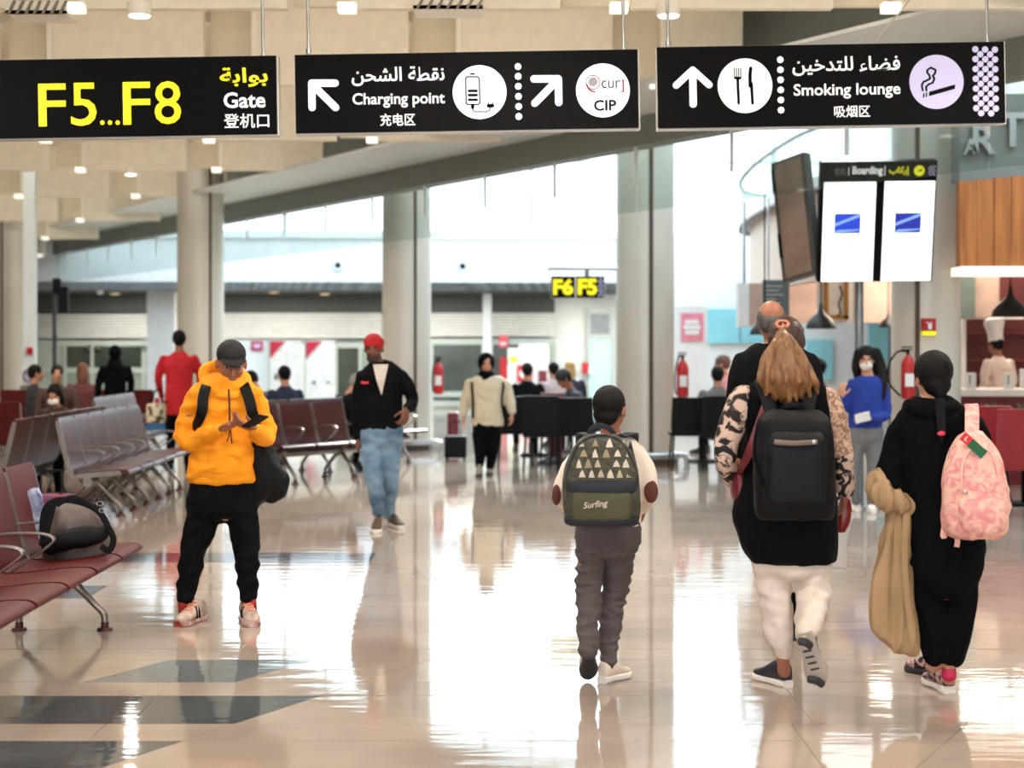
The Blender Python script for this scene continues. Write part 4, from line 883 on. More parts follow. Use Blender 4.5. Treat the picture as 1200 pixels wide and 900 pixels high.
f.head(570, 427, 23, (.1, -.99, -.05), neck=(569, 442, 0, 0)); f.hand((543, 487, -.02), (0, -.1, -1), (1, .2, 0), (0, -1, 0), 1, .4); f.hand((600, 484, -.02), (0, -.1, -1), (-1, .2, 0), (0, -1, 0), 1, .4); f.finish(.010)
f.cloth('blouse', lambda b: (f.torso(T, bm=b), f.limb(AL_, bm=b), f.limb(AR_, bm=b)), M_CREAMBL, .013, .010, 7)
f.cloth('trousers', lambda b: (f.torso(PV, bm=b), f.limb(LL, bm=b), f.limb(LR, bm=b)), M_BLACK3, .013, .006)
f.cloth('headscarf', lambda b: (bellip(b, (0, -.03, .02), (.105, .110, .125), f.hB, f.ho), bellip(b, (0, .02, -.12), (.105, .10, .06), f.hB, f.ho), bellip(b, (0, .02, -.18), (.12, .10, .05), f.hB, f.ho)), M_BLACK3, .010, .004)
for x0 in (554, 588):
    bm = BM(); ribbon(bm, [f.P(x0, 446, -.02), f.P(x0-(1 if x0 < 570 else -2), 452, -.125), f.P(x0, 470, -.14), f.P(x0+(0 if x0 < 570 else 3), 490, -.10)], .03, .01, [(0, -.3, 1), (0, -1, .2), (0, -1, 0), (0, -1, 0)]); obj('bag_strap', bm, M_BLACK, f.root)
for px, dd in ((562, 20.5), (574, 20.75)):
    h0 = Vector((W(px, 0, dd).x, dd+.1, 0)); shoe(f.root, h0, h0+Vector((0, -.26, 0)), m=mat('beige_boot', '8f8474', .7), sole=M_DSOLE, w=.048, h=.13)
# ================================================================== WOMAN IN BLUE
f = Fig('person', 'long-haired woman in a blue jumper and white face mask facing us by the pole', 16.2, 1014); f.skin = M_SKIN_L
T = [(502, 992, 1034, .12), (480, 995, 1034, .115), (460, 996, 1036, .115), (447, 998, 1036, .10), (440, 1006, 1028, .07)]
AL_ = [(1000, 449, 0, 7), (994, 466, .0, 6.5), (988, 480, -.03, 5.8), (985, 472, -.15, 4.8), (985, 466, -.18, 4)]
AR_ = [(1033, 449, 0, 7), (1037, 468, 0, 6.8), (1038, 486, -.02, 6), (1029, 490, -.13, 5), (1021, 489, -.18, 4)]
LL = [(1003, 515, 0, 11.5), (1001, 540, 0, 9), (999, 562, 0, 7), (1003, 588, .05, 5)]; LR = [(1023, 515, 0, 11.5), (1024, 540, -.02, 9), (1023, 562, -.03, 7), (1021, 590, 0, 5)]
PV = [(525, 1008, 1018, .06), (515, 991, 1035, .11), (498, 993, 1034, .11)]
f.torso(T, .02); f.torso(PV, .018)
for L_ in (AL_, AR_, LL, LR): f.limb(L_, .010)
f.head(1015, 421, 29, (-.15, -.98, -.1), neck=(1017, 442, 0, 0)); f.hand((985, 466, -.18), (.1, -.1, 1), (.6, .6, 0), (.8, -.5, .3), 1, .5); f.hand((1021, 489, -.18), (-1, -.2, -.1), (0, .6, -.5), (0, -.4, .8), 1, .4); f.finish(.008)
f.cloth('jumper', lambda b: (f.torso(T, bm=b), f.limb(AL_, bm=b), f.limb(AR_, bm=b)), M_BLUE, .011, .005)
f.cloth('leggings', lambda b: (f.torso(PV, bm=b), f.limb(LL, bm=b), f.limb(LR, bm=b)), M_GREYLEG, .011, .003)
f.cloth('face_mask', lambda b: bellip(b, (0, .062, -.052), (.060, .045, .048), f.hB, f.ho), mat('mask_white', 'e8e6e0', .7), .006)
f.hair(M_HAIRD, [((0, -.022, .040), (.090, .102, .092)), ((0, -.065, -.09), (.10, .05, .16))], voxel=.008, extra=lambda b: (limb(b, [f.P(1026, 412, .02), f.P(1031, 430, .02), f.P(1034, 450, -.03), f.P(1034, 468, -.06)], [.05, .06, .05, .02]), limb(b, [f.P(1006, 412, .03), f.P(1004, 430, .05), f.P(1004, 445, .07)], [.04, .05, .02])))
for px, dd in ((1003, 16.4), (1021, 16.25)):
    h0 = Vector((W(px, 0, dd).x, dd+.08, 0)); shoe(f.root, h0, h0+Vector((-.02, -.26, 0)), m=M_WSOLE, sole=M_WSOLE, w=.046, h=.10)
pp = thing('folded_paper', 'folded white paper held by the woman in the blue jumper', 'paper', tuple(f.P(1011, 490, -.24)))
bm = BM(); Mx = Matrix.Translation(f.P(1011, 489, -.26)) @ Matrix.Rotation(-.25, 4, 'Y') @ Matrix.Rotation(.3, 4, 'X'); box(bm, (-.07, -.004, -.045), (.07, .004, .045), Mx, .003); box(bm, (-.07, .002, -.045), (.06, .008, .03), Mx); obj('sheet', bm, M_WHITE, pp, smooth=False)
# ================================================================== SIGNS
M_SIGNBLK = mat('sign_black', '060505', .6, var=.05, spec=.08); M_SIGNW = mat('sign_white', 'f4f4f6', .5, var=.02, emit='f0f0f4', es=.35)
M_SIGNY = mat('sign_yellow', 'f4ea08', .5, var=.02, emit='f4ea08', es=.35); M_SIGNL = mat('sign_lilac', 'bcb8de', .5, var=.03, emit='bcb8de', es=.12)
M_MAG = mat('emblem_crimson', '9a2040', .5); M_EDGE = mat('sign_edge', 'd9d6d0', .4, .3); M_GREYD = mat('emblem_grey', '8f8a92', .6)
class Sign:
    def __init__(s, name, label, px0, px1, cy, h, d, slope=-.0165, cat='sign'):
        s.cx = (px0+px1)/2; s.cy = cy; s.m = d/F; s.sl = slope; s.h = h
        s.root = thing(name, label, cat, tuple(W(s.cx, cy, d))); s.root.rotation_euler = (0, slope, 0); s.hw = (px1-px0)/2*s.m
        bm = BM(); box(bm, (-s.hw, 0, -h/2*s.m), (s.hw, .02, h/2*s.m)); obj('sign_face', bm, M_SIGNBLK, s.root, world=False, smooth=False)
        bm = BM(); box(bm, (-s.hw-.004, .02, -h/2*s.m-.006), (s.hw+.010, .12, h/2*s.m+.004)); obj('sign_casing', bm, M_EDGE, s.root, world=False, smooth=False)
    def L(s, px, py, y=-.001): return Vector(((px-s.cx)*s.m, y, -(py-(s.cy+s.sl*(px-s.cx)))*s.m))
    def put(s, name, bm, m, smooth=False, label=None):
        o = obj(name, bm, m, s.root, world=False, smooth=smooth)
        if label: o['label'] = label
        return o
    def text(s, t, x0, x1, y0, y1, m, off=.015, name='lettering', y=-.001):
        me = text(t, w=(x1-x0)*s.m, h=(y1-y0)*s.m, off=off, ext=.0015); me.transform(Matrix.Translation(s.L((x0+x1)/2, (y0+y1)/2, y))); s.put(name, me, m)
    def stroke(s, bm, pts, w, y0=-.003, y1=-.0005):   # flat round-ended stroke
        for a, b in zip(pts[:-1], pts[1:]):
            A, B_ = s.L(*a), s.L(*b); dv = Vector((B_.x-A.x, 0, B_.z-A.z)); n = Vector((-dv.z, 0, dv.x)).normalized()*w/2*s.m if dv.length > 1e-6 else Vector((0, 0, 0))
            P = [Vector((p.x, y0, p.z)) for p in (A+n, B_+n, B_-n, A-n)]; extr(bm, P, (0, 1, 0), y1-y0)
        for p in pts: c = s.L(*p); cyl(bm, (c.x, y1, c.z), (c.x, y0, c.z), w/2*s.m, n=14)
    def disc(s, px, py, r, m, name='disc', y0=-.002, y1=0, n=40):
        bm = BM(); c = s.L(px, py); cyl(bm, (c.x, y1, c.z), (c.x, y0, c.z), r*s.m, n=n); return s.put(name, bm, m)
    def rod(s, px, top=4.85):
        bm = BM(); a = s.L(px, s.cy-s.h/2, .06); zt = top-s.root.location.z
        cyl(bm, a, (a.x+a.x*0, .06, zt), .010, n=12); cyl(bm, a-Vector((0, 0, 0)), a+Vector((0, 0, .03)), .018, n=12); s.put('hanging_rod', bm, M_STEEL, True)
D = 10.4
s = Sign('hanging_sign', 'black gate sign reading F5...F8 in yellow letters', -40, 324, 114, 92, D)
s.text('F', 45, 77, 98, 148, M_SIGNY, .006); s.text('5', 83, 113, 97, 147.5, M_SIGNY, .006); s.text('F', 144, 176, 96, 146, M_SIGNY, .006); s.text('8', 181, 212, 95, 145.5, M_SIGNY, .006)
for px in (119.5, 128.5, 137.5): s.text('.', px-2.6, px+2.6, 141, 146.5, M_SIGNY, 0)
s.text("\uFE94\uFE91\uFE8D\uFEEE\uFE91", 258, 314, 79, 102, M_SIGNY, .02); s.text('Gate', 262, 311, 108, 126.5, M_SIGNW, .02); s.text('登机口', 262, 315, 133, 150, M_SIGNW, .008)
s.rod(307.5); s.rod(-30)
s = Sign('hanging_sign', 'black sign for the charging point and CIP lounge with a battery symbol', 346, 748, 107, 92, D)
s.text("\uFEE6\uFEA4\uFEB8\uFEDF\uFE8D \uFE94\uFEC4\uFED8\uFEE7", 412.5, 521, 78, 100, M_SIGNW, .013); s.text('Charging point', 413, 521, 108.5, 126, M_SIGNW, .013); s.text('充电区', 445, 486, 133, 147.5, M_SIGNW, .008)
bm = BM(); s.stroke(bm, [(393, 97.5), (365.5, 97.5), (365.5, 126)], 8.5); s.stroke(bm, [(367, 100), (393, 126)], 8.5); s.put('arrow', bm, M_SIGNW)
s.disc(562, 108, 31.5, M_SIGNW, 'symbol_disc')
bm = BM(); s.stroke(bm, [(546, 92), (546, 121), (548, 122.5), (560, 122.5), (562, 121), (562, 92), (560, 90), (548, 90), (546, 92)], 1.7, -.004, -.002); s.stroke(bm, [(552, 86.6), (556, 86.6)], 2.2, -.004, -.002)
for y in (106.5, 111.5, 117): s.stroke(bm, [(549.5, y), (558.5, y)], 3.3, -.004, -.002)
s.stroke(bm, [(553.5, 123.5), (553.5, 126)], 4, -.004, -.002); s.stroke(bm, [(553.5, 126), (554, 129.5), (556, 131), (570, 131), (573.5, 129), (574, 126)], 1.5, -.004, -.002); s.stroke(bm, [(572, 124), (577, 124)], 4.5, -.004, -.002); s.stroke(bm, [(572, 123), (572, 120)], 1.5, -.004, -.002); s.stroke(bm, [(577, 123), (577, 120)], 1.5, -.004, -.002)
s.put('battery_symbol', bm, M_SIGNBLK)
for y in (78, 89.5, 101.2, 113, 124.8, 136.5): s.disc(607.5, y, 4, M_SIGNW, 'dot', n=8)
bm = BM(); s.stroke(bm, [(626, 92.5), (654.5, 92.5), (654.5, 120)], 8.5); s.stroke(bm, [(653, 94.5), (626.5, 121)], 8.5); s.put('arrow', bm, M_SIGNW)
s.disc(706.5, 106, 31.5, M_SIGNW, 'symbol_disc')
bm = BM(); s.stroke(bm, [(695+8.2*math.cos(t*.3927), 96.5-8.2*math.sin(t*.3927)) for t in range(17)], 1.2, -.004, -.002); s.stroke(bm, [(687.5, 99), (689, 103), (692, 106.5), (697, 108)], 2, -.004, -.002); s.stroke(bm, [(730.3, 94), (730.5, 107)], 2.2, -.004, -.002); s.stroke(bm, [(727, 107.6), (730, 107.6)], 1.2, -.004, -.002); s.put('emblem', bm, M_MAG)
bm = BM(); c = s.L(695, 96); cyl(bm, (c.x, -.002, c.z), (c.x, -.0035, c.z), 5.6*s.m, n=20); s.put('emblem_centre', bm, M_GREYD)
s.text('cur', 705, 727, 94, 103.5, M_SIGNBLK, .0, y=-.003)
bm = BM(); s.stroke(bm, [(681, 112.5), (733, 112)], .7, -.004, -.002); s.put('divider', bm, M_SIGNBLK); s.text('CIP', 695.5, 722, 117, 130, M_SIGNBLK, .028, y=-.003)
s.rod(361); s.rod(732.5)
s = Sign('hanging_sign', 'black sign for the smoking lounge with fork, knife and cigarette symbols', 770.5, 1177.5, 99.5, 95, D)
bm = BM(); s.stroke(bm, [(812, 83), (812, 122)], 8.5); s.stroke(bm, [(792.5, 100), (812, 82), (831, 99.5)], 8); s.put('arrow', bm, M_SIGNW)
s.disc(873, 100.5, 32, M_SIGNW, 'symbol_disc')
bm = BM()
for x in (860.8, 863.3, 865.8, 868.2): s.stroke(bm, [(x, 80), (x, 91)], 1.1, -.004, -.002)
s.stroke(bm, [(861.5, 91.5), (867.5, 91.5)], 3, -.004, -.002); s.stroke(bm, [(864.5, 92), (865.2, 121)], 3.2, -.004, -.002); s.stroke(bm, [(880, 80), (879, 88), (879, 101)], 4, -.004, -.002); s.stroke(bm, [(880.5, 98), (881.5, 121)], 3.4, -.004, -.002); s.put('cutlery_symbol', bm, M_SIGNBLK)
for y in (70, 81.8, 93.6, 105.4, 117.2, 129): s.disc(914.8, y, 4, M_SIGNW, 'dot', n=8)
s.text("\uFEE6\uFEF4\uFEA7\uFEAA\uFE98\uFEE0\uFEDF \uFE80\uFE8E\uFEC0\uFED3", 929, 1055, 66, 88, M_SIGNW, .013); s.text('Smoking lounge', 930, 1055, 97.5, 115.5, M_SIGNW, .013); s.text('吸烟区', 977, 1019, 123.5, 137.5, M_SIGNW, .008)
s.disc(1097.5, 96, 31.8, M_SIGNL, 'symbol_disc')
bm = BM()
for a, b in (((1088.5, 110.2), (1119, 101.6)), ((1085.3, 111), (1085.4, 111)), ((1082, 112), (1082.1, 112))):
    A, B_ = s.L(*a), s.L(*b); n = Vector((.0045*.25, 0, .0135))
    e = Vector((.0035, 0, -.0035*.28*-1)) if a[0] < 1087 else Vector((0, 0, 0))
    extr(bm, [Vector((p.x, -.004, p.z)) for p in (A+n-e, B_+n+e, B_-n+e, A-n-e)], (0, 1, 0), .002)
s.stroke(bm, [(1081, 106), (1080, 100), (1082, 96), (1087, 94), (1090, 92), (1089, 88), (1086.5, 85), (1087, 82), (1091, 79.3)], 2.3, -.004, -.002)
s.stroke(bm, [(1085.5, 106), (1085, 102), (1088, 99), (1093, 97), (1095, 92), (1093, 89), (1096, 86), (1096.5, 82), (1091, 79.3)], 2.3, -.004, -.002); s.put('cigarette_symbol', bm, M_SIGNBLK)
bm = BM()
for r_ in range(14):
    y = 58+5.75*r_
    for x in ((1143.5, 1155, 1166.5) if r_ % 2 == 0 else (1149.2, 1160.8)): c = s.L(x, y+.017*(x-1155)); cyl(bm, (c.x, 0, c.z), (c.x, -.002, c.z), 3.9*s.m, n=8)
s.put('dot_lattice', bm, M_SIGNL)
s.rod(785); s.rod(1161)
# small F6 F5 sign on the pillar bracket
s = Sign('hanging_sign', 'small black and yellow F6 F5 gate sign on a bracket beside the pillar', 646, 708, 336.5, 25, 21.9, 0)
s.text('F6', 648, 672, 326.5, 346, M_SIGNY, .05); s.text('F5', 677, 700, 326.5, 346, M_SIGNY, .05)
bm = BM(); s.stroke(bm, [(674.5, 325), (674.5, 348)], 1.6); s.put('divider', bm, M_EDGE)
bm = BM()
for r_ in range(8):
    for x in ((702, 706) if r_ % 2 else (704,)): c = s.L(x, 326.5+r_*2.8); cyl(bm, (c.x, 0, c.z), (c.x, -.004, c.z), 1.3*s.m, n=6)
s.put('dot_lattice', bm, M_SIGNL)
bm = BM(); tube(bm, [s.L(642, 314.5, .05), s.L(724, 314.5, .05)], .03, k=1); tube(bm, [s.L(688, 323.5, .05), s.L(688, 314, .05)], .03, k=1); s.put('bracket', bm, M_STEEL, True)
# ================================================================== DISPLAY BOARD
def quadroot(name, label, cat, bl, br, tl, th, keepv=False):
    u = (br-bl); v = (tl-bl); w_, h_ = u.length, v.length; u.normalize(); v.normalize()
    if keepv: u = (u-v*u.dot(v)).normalized()
    else: v = (v-u*v.dot(u)).normalized()
    n = u.cross(v)
    t = bpy.data.objects.new(name, None); C.objects.link(t); tag(t, label, cat); t.matrix_world = Matrix.Translation(bl) @ Matrix((u, -n, v)).transposed().to_4x4()
    t.rotation_mode = 'XYZ'; return t, w_, h_
t, w_, h_ = quadroot('boarding_display', 'double-screen boarding display glowing white, on the pole beside the pillar', 'display', W(958, 331, 16.3), W(1092, 329.5, 16.28), W(965, 190, 16.0), .14)
bm = BM(); box(bm, (-.0, 0, 0), (w_, .14, h_), bev=.008); obj('casing', bm, M_SIGNBLK, t, world=False, smooth=False)
M_SCR = mat('screen_glow', 'f4fbff', .3, var=.02, emit='f4fbff', es=1.15); M_SB = mat('screen_blue', '1c40c8', .3, emit='2044d0', es=.5); M_SB2 = mat('screen_deep_blue', '1a28a0', .3, emit='1c2ca8', es=.45); M_SLB = mat('screen_pale_blue', '7fa4e8', .3, emit='7fa4e8', es=.6)
for (a, b, blue) in ((.030, .478, M_SB), (.553, .985, M_SB2)):
    bm = BM(); box(bm, (a*w_, -.006, .008), (b*w_, .002, .835*h_)); sc = obj('screen', bm, M_SCR, t, world=False, smooth=False)
    x0 = a+.1; z0, z1 = .41*h_, .575*h_; X0, X1 = x0*w_, (x0+.225)*w_
    bm = BM(); box(bm, (X0, -.009, z0), (X1, -.006, z1)); obj('blue_picture', bm, blue, sc, world=False, smooth=False)
    bm = BM(); extr(bm, [Vector((X0, -.012, z0+.35*(z1-z0))), Vector((X1, -.012, z0+.86*(z1-z0))), Vector((X1, -.012, z1)), Vector((X0, -.012, z0+.5*(z1-z0)))], (0, 1, 0), .003); extr(bm, [Vector((X0-.02, -.012, z0)), Vector((X1, -.012, z0+.03)), Vector((X1, -.012, z0+.04)), Vector((X0+.04, -.012, z0+.035)), Vector((X0-.02, -.012, z0+.01))], (0, 1, 0), .003); obj('picture_swoosh', bm, M_SLB, sc, world=False, smooth=False)
def dtext(tx, x0, x1, m, h=.055, off=.02):
    me = text(tx, w=(x1-x0)*w_, h=h*h_, off=off, ext=.003); me.transform(Matrix.Translation(((x0+x1)/2*w_, -.001, .92*h_))); obj('lettering', me, m, t, world=False, smooth=False)
dtext('登机', .115, .215, M_GREYD, .06, 0); dtext('Boarding', .27, .53, M_SIGNW, .085, .03); dtext("\uFE8F\uFE8E\uFEDB\uFEAD\uFE87", .585, .765, M_SIGNY, .075)
bm = BM(); box(bm, (.236*w_, -.004, .89*h_), (.240*w_, .0, .955*h_)); box(bm, (.545*w_, -.004, .885*h_), (.552*w_, .0, .965*h_)); obj('header_divider', bm, M_SIGNW, t, world=False, smooth=False)
bm = BM(); cyl(bm, (.845*w_, 0, .92*h_), (.845*w_, -.004, .92*h_), .05, n=24); obj('yellow_roundel', bm, M_SIGNY, t, world=False, smooth=False)
bm = BM(); P = [(-.03, -.004), (.0, .006), (.022, .022), (.03, .018), (.016, .004), (.022, -.012), (.014, -.01), (.006, -.002), (-.012, -.012), (-.016, -.01), (-.008, .0)]; extr(bm, [Vector((.845*w_+a, -.007, .92*h_+b)) for a, b in P], (0, 1, 0), .003); obj('plane_symbol', bm, M_SIGNBLK, t, world=False, smooth=False)
bm = BM()
for r_ in range(5):
    for x in ((.945, .975) if r_ % 2 == 0 else (.93, .96)): cyl(bm, (x*w_, 0, (.888+.016*r_)*h_), (x*w_, -.004, (.888+.016*r_)*h_), .010, n=8)
obj('dot_lattice', bm, M_SIGNL, t, world=False, smooth=False)
t2, w2, h2 = quadroot('information_display', 'switched-off dark display panel at the left of the glowing boarding display', 'display', W(917, 331, 16.75), W(957, 331.5, 16.42), W(903, 192, 17.0), .1, True)
w2 *= 1.0; bm = BM(); box(bm, (0, 0, 0), (w2, .1, h2), bev=.008); obj('casing', bm, mat('casing_grey', '3c3a38', .4), t2, world=False, smooth=False)
bm = BM(); box(bm, (.05, -.004, .03), (w2-.05, .0, h2-.03)); obj('screen', bm, mat('screen_reflection_taupe', '8a766a', .15, var=.2, vscale=2), t2, world=False, smooth=False)  # taupe base colour stands in for reflections on the dark screen
for z in (.2, .75):
    bm = BM(); box(bm, (.004, -.01, z*h2), (.03, 0, (z+.2)*h2)); obj('hinge', bm, M_SIGNBLK, t2, world=False, smooth=False)
pl = thing('display_pole', 'grey metal pole carrying the boarding display', 'pole', (W(1007, 0, 16.6).x, 16.6, 0))
bm = BM(); c = W(1007, 0, 16.6); cyl(bm, (c.x, 16.6, 0), (c.x, 16.6, 3.35), .042, n=20); obj('pole', bm, mat('grey_steel', '8a8e90', .35, .7), pl)
bm = BM(); cyl(bm, (c.x, 16.6, 0), (c.x, 16.6, .02), .14, n=24); obj('base_plate', bm, M_STEEL, pl)
bm = BM(); box(bm, (c.x-.25, 16.25, 2.45), (c.x+.3, 16.6, 2.5)); box(bm, (c.x-.25, 16.2, 3.0), (c.x+.3, 16.6, 3.05)); obj('mounting_arm', bm, M_STEEL, pl, smooth=False)
# ================================================================== BENCHES
M_LEATH = mat('maroon_leather_seat', '561210', .5, spec=.3, var=.2, vscale=4, bump=.1, bscale=200); M_LEATHD = mat('dark_maroon_seat', '461414', .34, spec=.35, var=.15, vscale=4)
M_ALU = mat('cast_aluminium', '8c847c', .3, .85, var=.15)
PAN = [(.37, .415), (.33, .437), (.20, .432), (.02, .412), (-.10, .405), (-.15, .42)]; BACK = [(-.155, .425), (-.185, .50), (-.215, .62), (-.25, .78), (-.285, .92)]
def strip(prof, x0, x1, th, bev=True):
    bm = BM(); Q = cr([(a, b) for a, b in prof], 4); top = []; bot = []
    for i, q in enumerate(Q):
        a, b = Q[max(i-1, 0)], Q[min(i+1, len(Q)-1)]; ty, tz = b[0]-a[0], b[1]-a[1]; l = math.hypot(ty, tz); n = (-tz/l, ty/l)
        e = th*(.35 if i in (0, len(Q)-1) else .5)
        top.append((q[0]+n[0]*e, q[1]+n[1]*e)); bot.append((q[0]-n[0]*e, q[1]-n[1]*e))
    extr(bm, [Vector((x0, y, z)) for y, z in top+bot[::-1]], (1, 0, 0), x1-x0); return bm
def bench(label, n, loc, rz, legs, m, arms=None, pitch=.56, group=None):
    t = thing('airport_bench', label, 'bench', loc, rz, group); L = n*pitch; x0 = -L/2
    for k in range(n):
        a, b = x0+k*pitch+.02, x0+(k+1)*pitch-.02
        obj('seat', strip(PAN, a, b, .034), m, t, world=False); obj('backrest', strip(BACK, a, b, .034), m, t, world=False)
        for q in (a-.012, b): obj('side_frame', strip([(.30, .425), (.02, .40), (-.10, .392), (-.15, .41), (-.215, .62), (-.28, .9)], q, q+.012, .045), M_ALU, t, world=False)
    for k in (arms if arms is not None else range(n+1)):
        x = x0+k*pitch; bm = BM(); ribbon(bm, [(x, -.20, .615), (x, -.05, .628), (x, .10, .625), (x, .155, .60), (x, .13, .565), (x, .04, .50), (x, -.07, .43)], .045, .014, [(0, 0, 1), (0, 0, 1), (0, .3, 1), (0, 1, 0), (0, .5, -1), (0, .5, -1), (0, .5, -1)]); obj('armrest', bm, M_ALU, t, world=False)
    bm = BM(); cyl(bm, (x0, 0, .335), (-x0, 0, .335), .045, n=16); obj('beam', bm, M_ALU, t, world=False)
    for x in legs:
        bm = BM(); limb(bm, [(x, -.02, .40), (x, .0, .36), (x, .04, .31)], [(.03, .06), (.03, .06), (.03, .03)], n=10, ref=(1, 0, 0)); limb(bm, [(x, -.16, .40), (x, -.08, .35), (x, .0, .335), (x, .08, .36)], [(.03, .03), (.035, .07), (.035, .07), (.03, .04)], n=12); obj('seat_bracket', bm, M_ALU, t, world=False)
        for sd in (-1, 1):
            bm = BM(); limb(bm, [(x, sd*.03, .31), (x, sd*.10, .235), (x, sd*.19, .14), (x, sd*.235, .09), (x, sd*.24, .03)], [(.028, .030), (.026, .024), (.024, .018), (.022, .020), (.02, .02)], n=10, k=3, dome=False); lg = obj('leg', bm, M_ALU, t, world=False)
            bm = BM(); cyl(bm, (x, sd*.24, 0), (x, sd*.24, .018), .045, .038, n=18); cyl(bm, (x, sd*.24, .018), (x, sd*.24, .05), .022, n=14); obj('foot', bm, mat('maroon_foot', '4a2020', .5), lg, world=False)
    return t
H = math.pi/2
bench('dark red leather bench nearest at the left, with a bag on its far seat', 5, (-2.52, 8.53, 0), -H, [-1.03, 1.2], M_LEATH)
bench('dark maroon bench in the middle row at left, sunlit back turned to the aisle', 6, (-3.86, 17.2, 0), -H, [1.40, .84, .28, -.28, -.84, -1.4], M_LEATHD)
bench('dark maroon bench standing back to back behind the middle row bench', 6, (-4.72, 16.9, 0), H, [1.40, .28, -.84], M_LEATHD)
bench('maroon bench in the row beyond the middle row, near the woman in black', 4, (-4.9, 22.2, 0), -H, [-.84, .28, .84], M_LEATHD)
bench('maroon bench seen from behind at the left edge, near the capped pillar', 5, (-6.6, 15.2, 0), 0, [-.9, .9], M_LEATH)
bench('maroon bench seen from behind, where the woman with the face mask leans', 2, (-6.2, 19.9, 0), 0, [-.3, .3], M_LEATH)
bench('long maroon bench seen from behind below the red wall band', 8, (-7.4, 24.9, 0), 0, [-1.4, 0, 1.4], M_LEATH)
bench('three-seat maroon bench between the men in orange and in the red cap', 3, (-2.35, 19.9, 0), math.radians(-127), [-.5, .5], M_LEATHD)
bench('maroon bench turned away behind the three-seat bench', 3, (-2.75, 20.9, 0), math.radians(53), [-.5, .5], M_LEATHD)
bench('dark bench farther back beyond the man in the red cap', 2, (-1.75, 22.6, 0), math.radians(-127), [-.3, .3], M_LEATHD)
# bag on the near bench
hb = thing('holdall', 'dark grey and black holdall standing on the far seat of the nearest bench', 'bag', (-2.42, 9.42, .43))
M_HOLD = mat('grey_brown_nylon', '5a4e48', .5, var=.3, vscale=8, bump=.2, bscale=150)
def PB_(px, py, y=9.4): return W(px, py, y)
bm = BM()
secs = [(666, 66, 110, .12), (655, 54, 124, .15), (635, 50, 128, .17), (612, 54, 124, .16), (596, 62, 112, .12), (588, 74, 100, .06)]
out = [(PB_((a+b)/2, y), Vector(((b-a)/2*9.4/F, 0, 0)), Vector((0, h, 0))) for y, a, b, h in cr(secs, 3)]; rings(bm, out, 24, True, 2.6)
obj('bag_body', remesh(bm, .008, 3, .012, 7, 3), M_HOLD, hb)
bm = BM(); limb(bm, [PB_(58, 640, 9.22), PB_(80, 632, 9.20), (PB_(105, 628, 9.22)), PB_(122, 624, 9.26)], [.05, .06, .055, .04], ref=(0, 0, 1)); obj('front_pouch', remesh(bm, .008, 2, .006, 8, 3), M_BLACK2, hb)
for pts, w_ in (([(56, 648), (50, 625), (52, 600), (62, 588), (82, 586), (104, 592), (118, 602), (127, 618), (133, 632), (128, 645), (118, 640)], .035), ([(62, 590), (56, 612), (50, 640)], .045), ([(66, 592), (84, 583), (104, 590)], .03)):
    bm = BM(); ribbon(bm, [PB_(a, b, 9.22-.0*a) for a, b in pts], w_, .008, (0, -1, .05)); obj('strap', bm, M_BLACK2, hb)
for px, py in ((117, 590), (120, 598), (80, 622), (86, 624)):
    bm = BM(); c = PB_(px, py, 9.2); limb(bm, [c+Vector((math.cos(k*.785)*.018, 0, math.sin(k*.785)*.012)) for k in range(9)], [.003]*9, n=6, k=1, dome=False); obj('buckle', bm, M_STEEL, hb)
nb_ = thing('carrier_bag', 'crumpled blue and white carrier bag behind the holdall', 'bag', (W(38, 0, 9.75).x, 9.75, .43))
bm = BM(); out = [(W(px, py, 9.75), Vector((hw*9.75/F, 0, 0)), Vector((0, .07, 0))) for py, px, hw in ((650, 42, 12), (620, 40, 13), (590, 38, 12), (574, 37, 7))]; rings(bm, out, 16, True, 2.4); obj('bag_body', remesh(bm, .010, 2, .014, 10, 7), mat('blue_plastic', '1c2c6a', .35, col2='b8c0d8', vscale=9), nb_)

# louvred vents in the row of ceiling boards at the top edge, and a slack cable
for x0, x1, y0, y1, lb in ((10, 80, 4, 18, 'pale louvred ceiling vent at the top edge above the F5 lettering'), (485, 566, 0, 12, 'pale louvred ceiling vent at the top edge between the first and second sign rods')):
    a_, b_ = W(x0, y1, 11.7), W(x1, y0, 11.7); z_ = 3.93
    t = thing('ceiling_vent', lb, 'vent', ((a_.x+b_.x)/2, 11.7, a_.z)); bm = BM(); box(bm, (a_.x, 11.62, a_.z), (b_.x, 11.98, a_.z+.02)); obj('vent_frame', bm, M_FIN, t, smooth=False)
    n_ = 7
    for k in range(n_): xx = a_.x+(b_.x-a_.x)*(k+.3)/n_; bm = BM(); extr(bm, [Vector((xx, 11.6, a_.z-.006)), Vector((xx+.018, 11.6, a_.z-.006)), Vector((xx+.06, 11.6, b_.z)), Vector((xx+.042, 11.6, b_.z))], (0, 1, 0), .02); obj('louvre', bm, mat('louvre_grey', '7c766a', .6), t, smooth=False)
    bm = BM(); box(bm, (a_.x, 11.62, a_.z), (b_.x, 11.66, b_.z)); obj('vent_face', bm, M_CREAM, t, smooth=False)
t = thing('suspension_cable', 'thin dark cable slanting down behind the top of the smoking lounge sign', 'cable', tuple(W(1046, 24, 11.5)))
bm = BM(); tube(bm, [W(1072, -8, 11.5), W(1053, 16, 11.5), W(1026, 47, 11.5), W(1020, 60, 11.5)], .006); obj('cable', bm, M_PIL, t)
bm = BM(); tube(bm, [W(1072, -8, 11.5), W(1071, -60, 11.5)], .006, k=1); obj('cable_drop', bm, M_PIL, t)
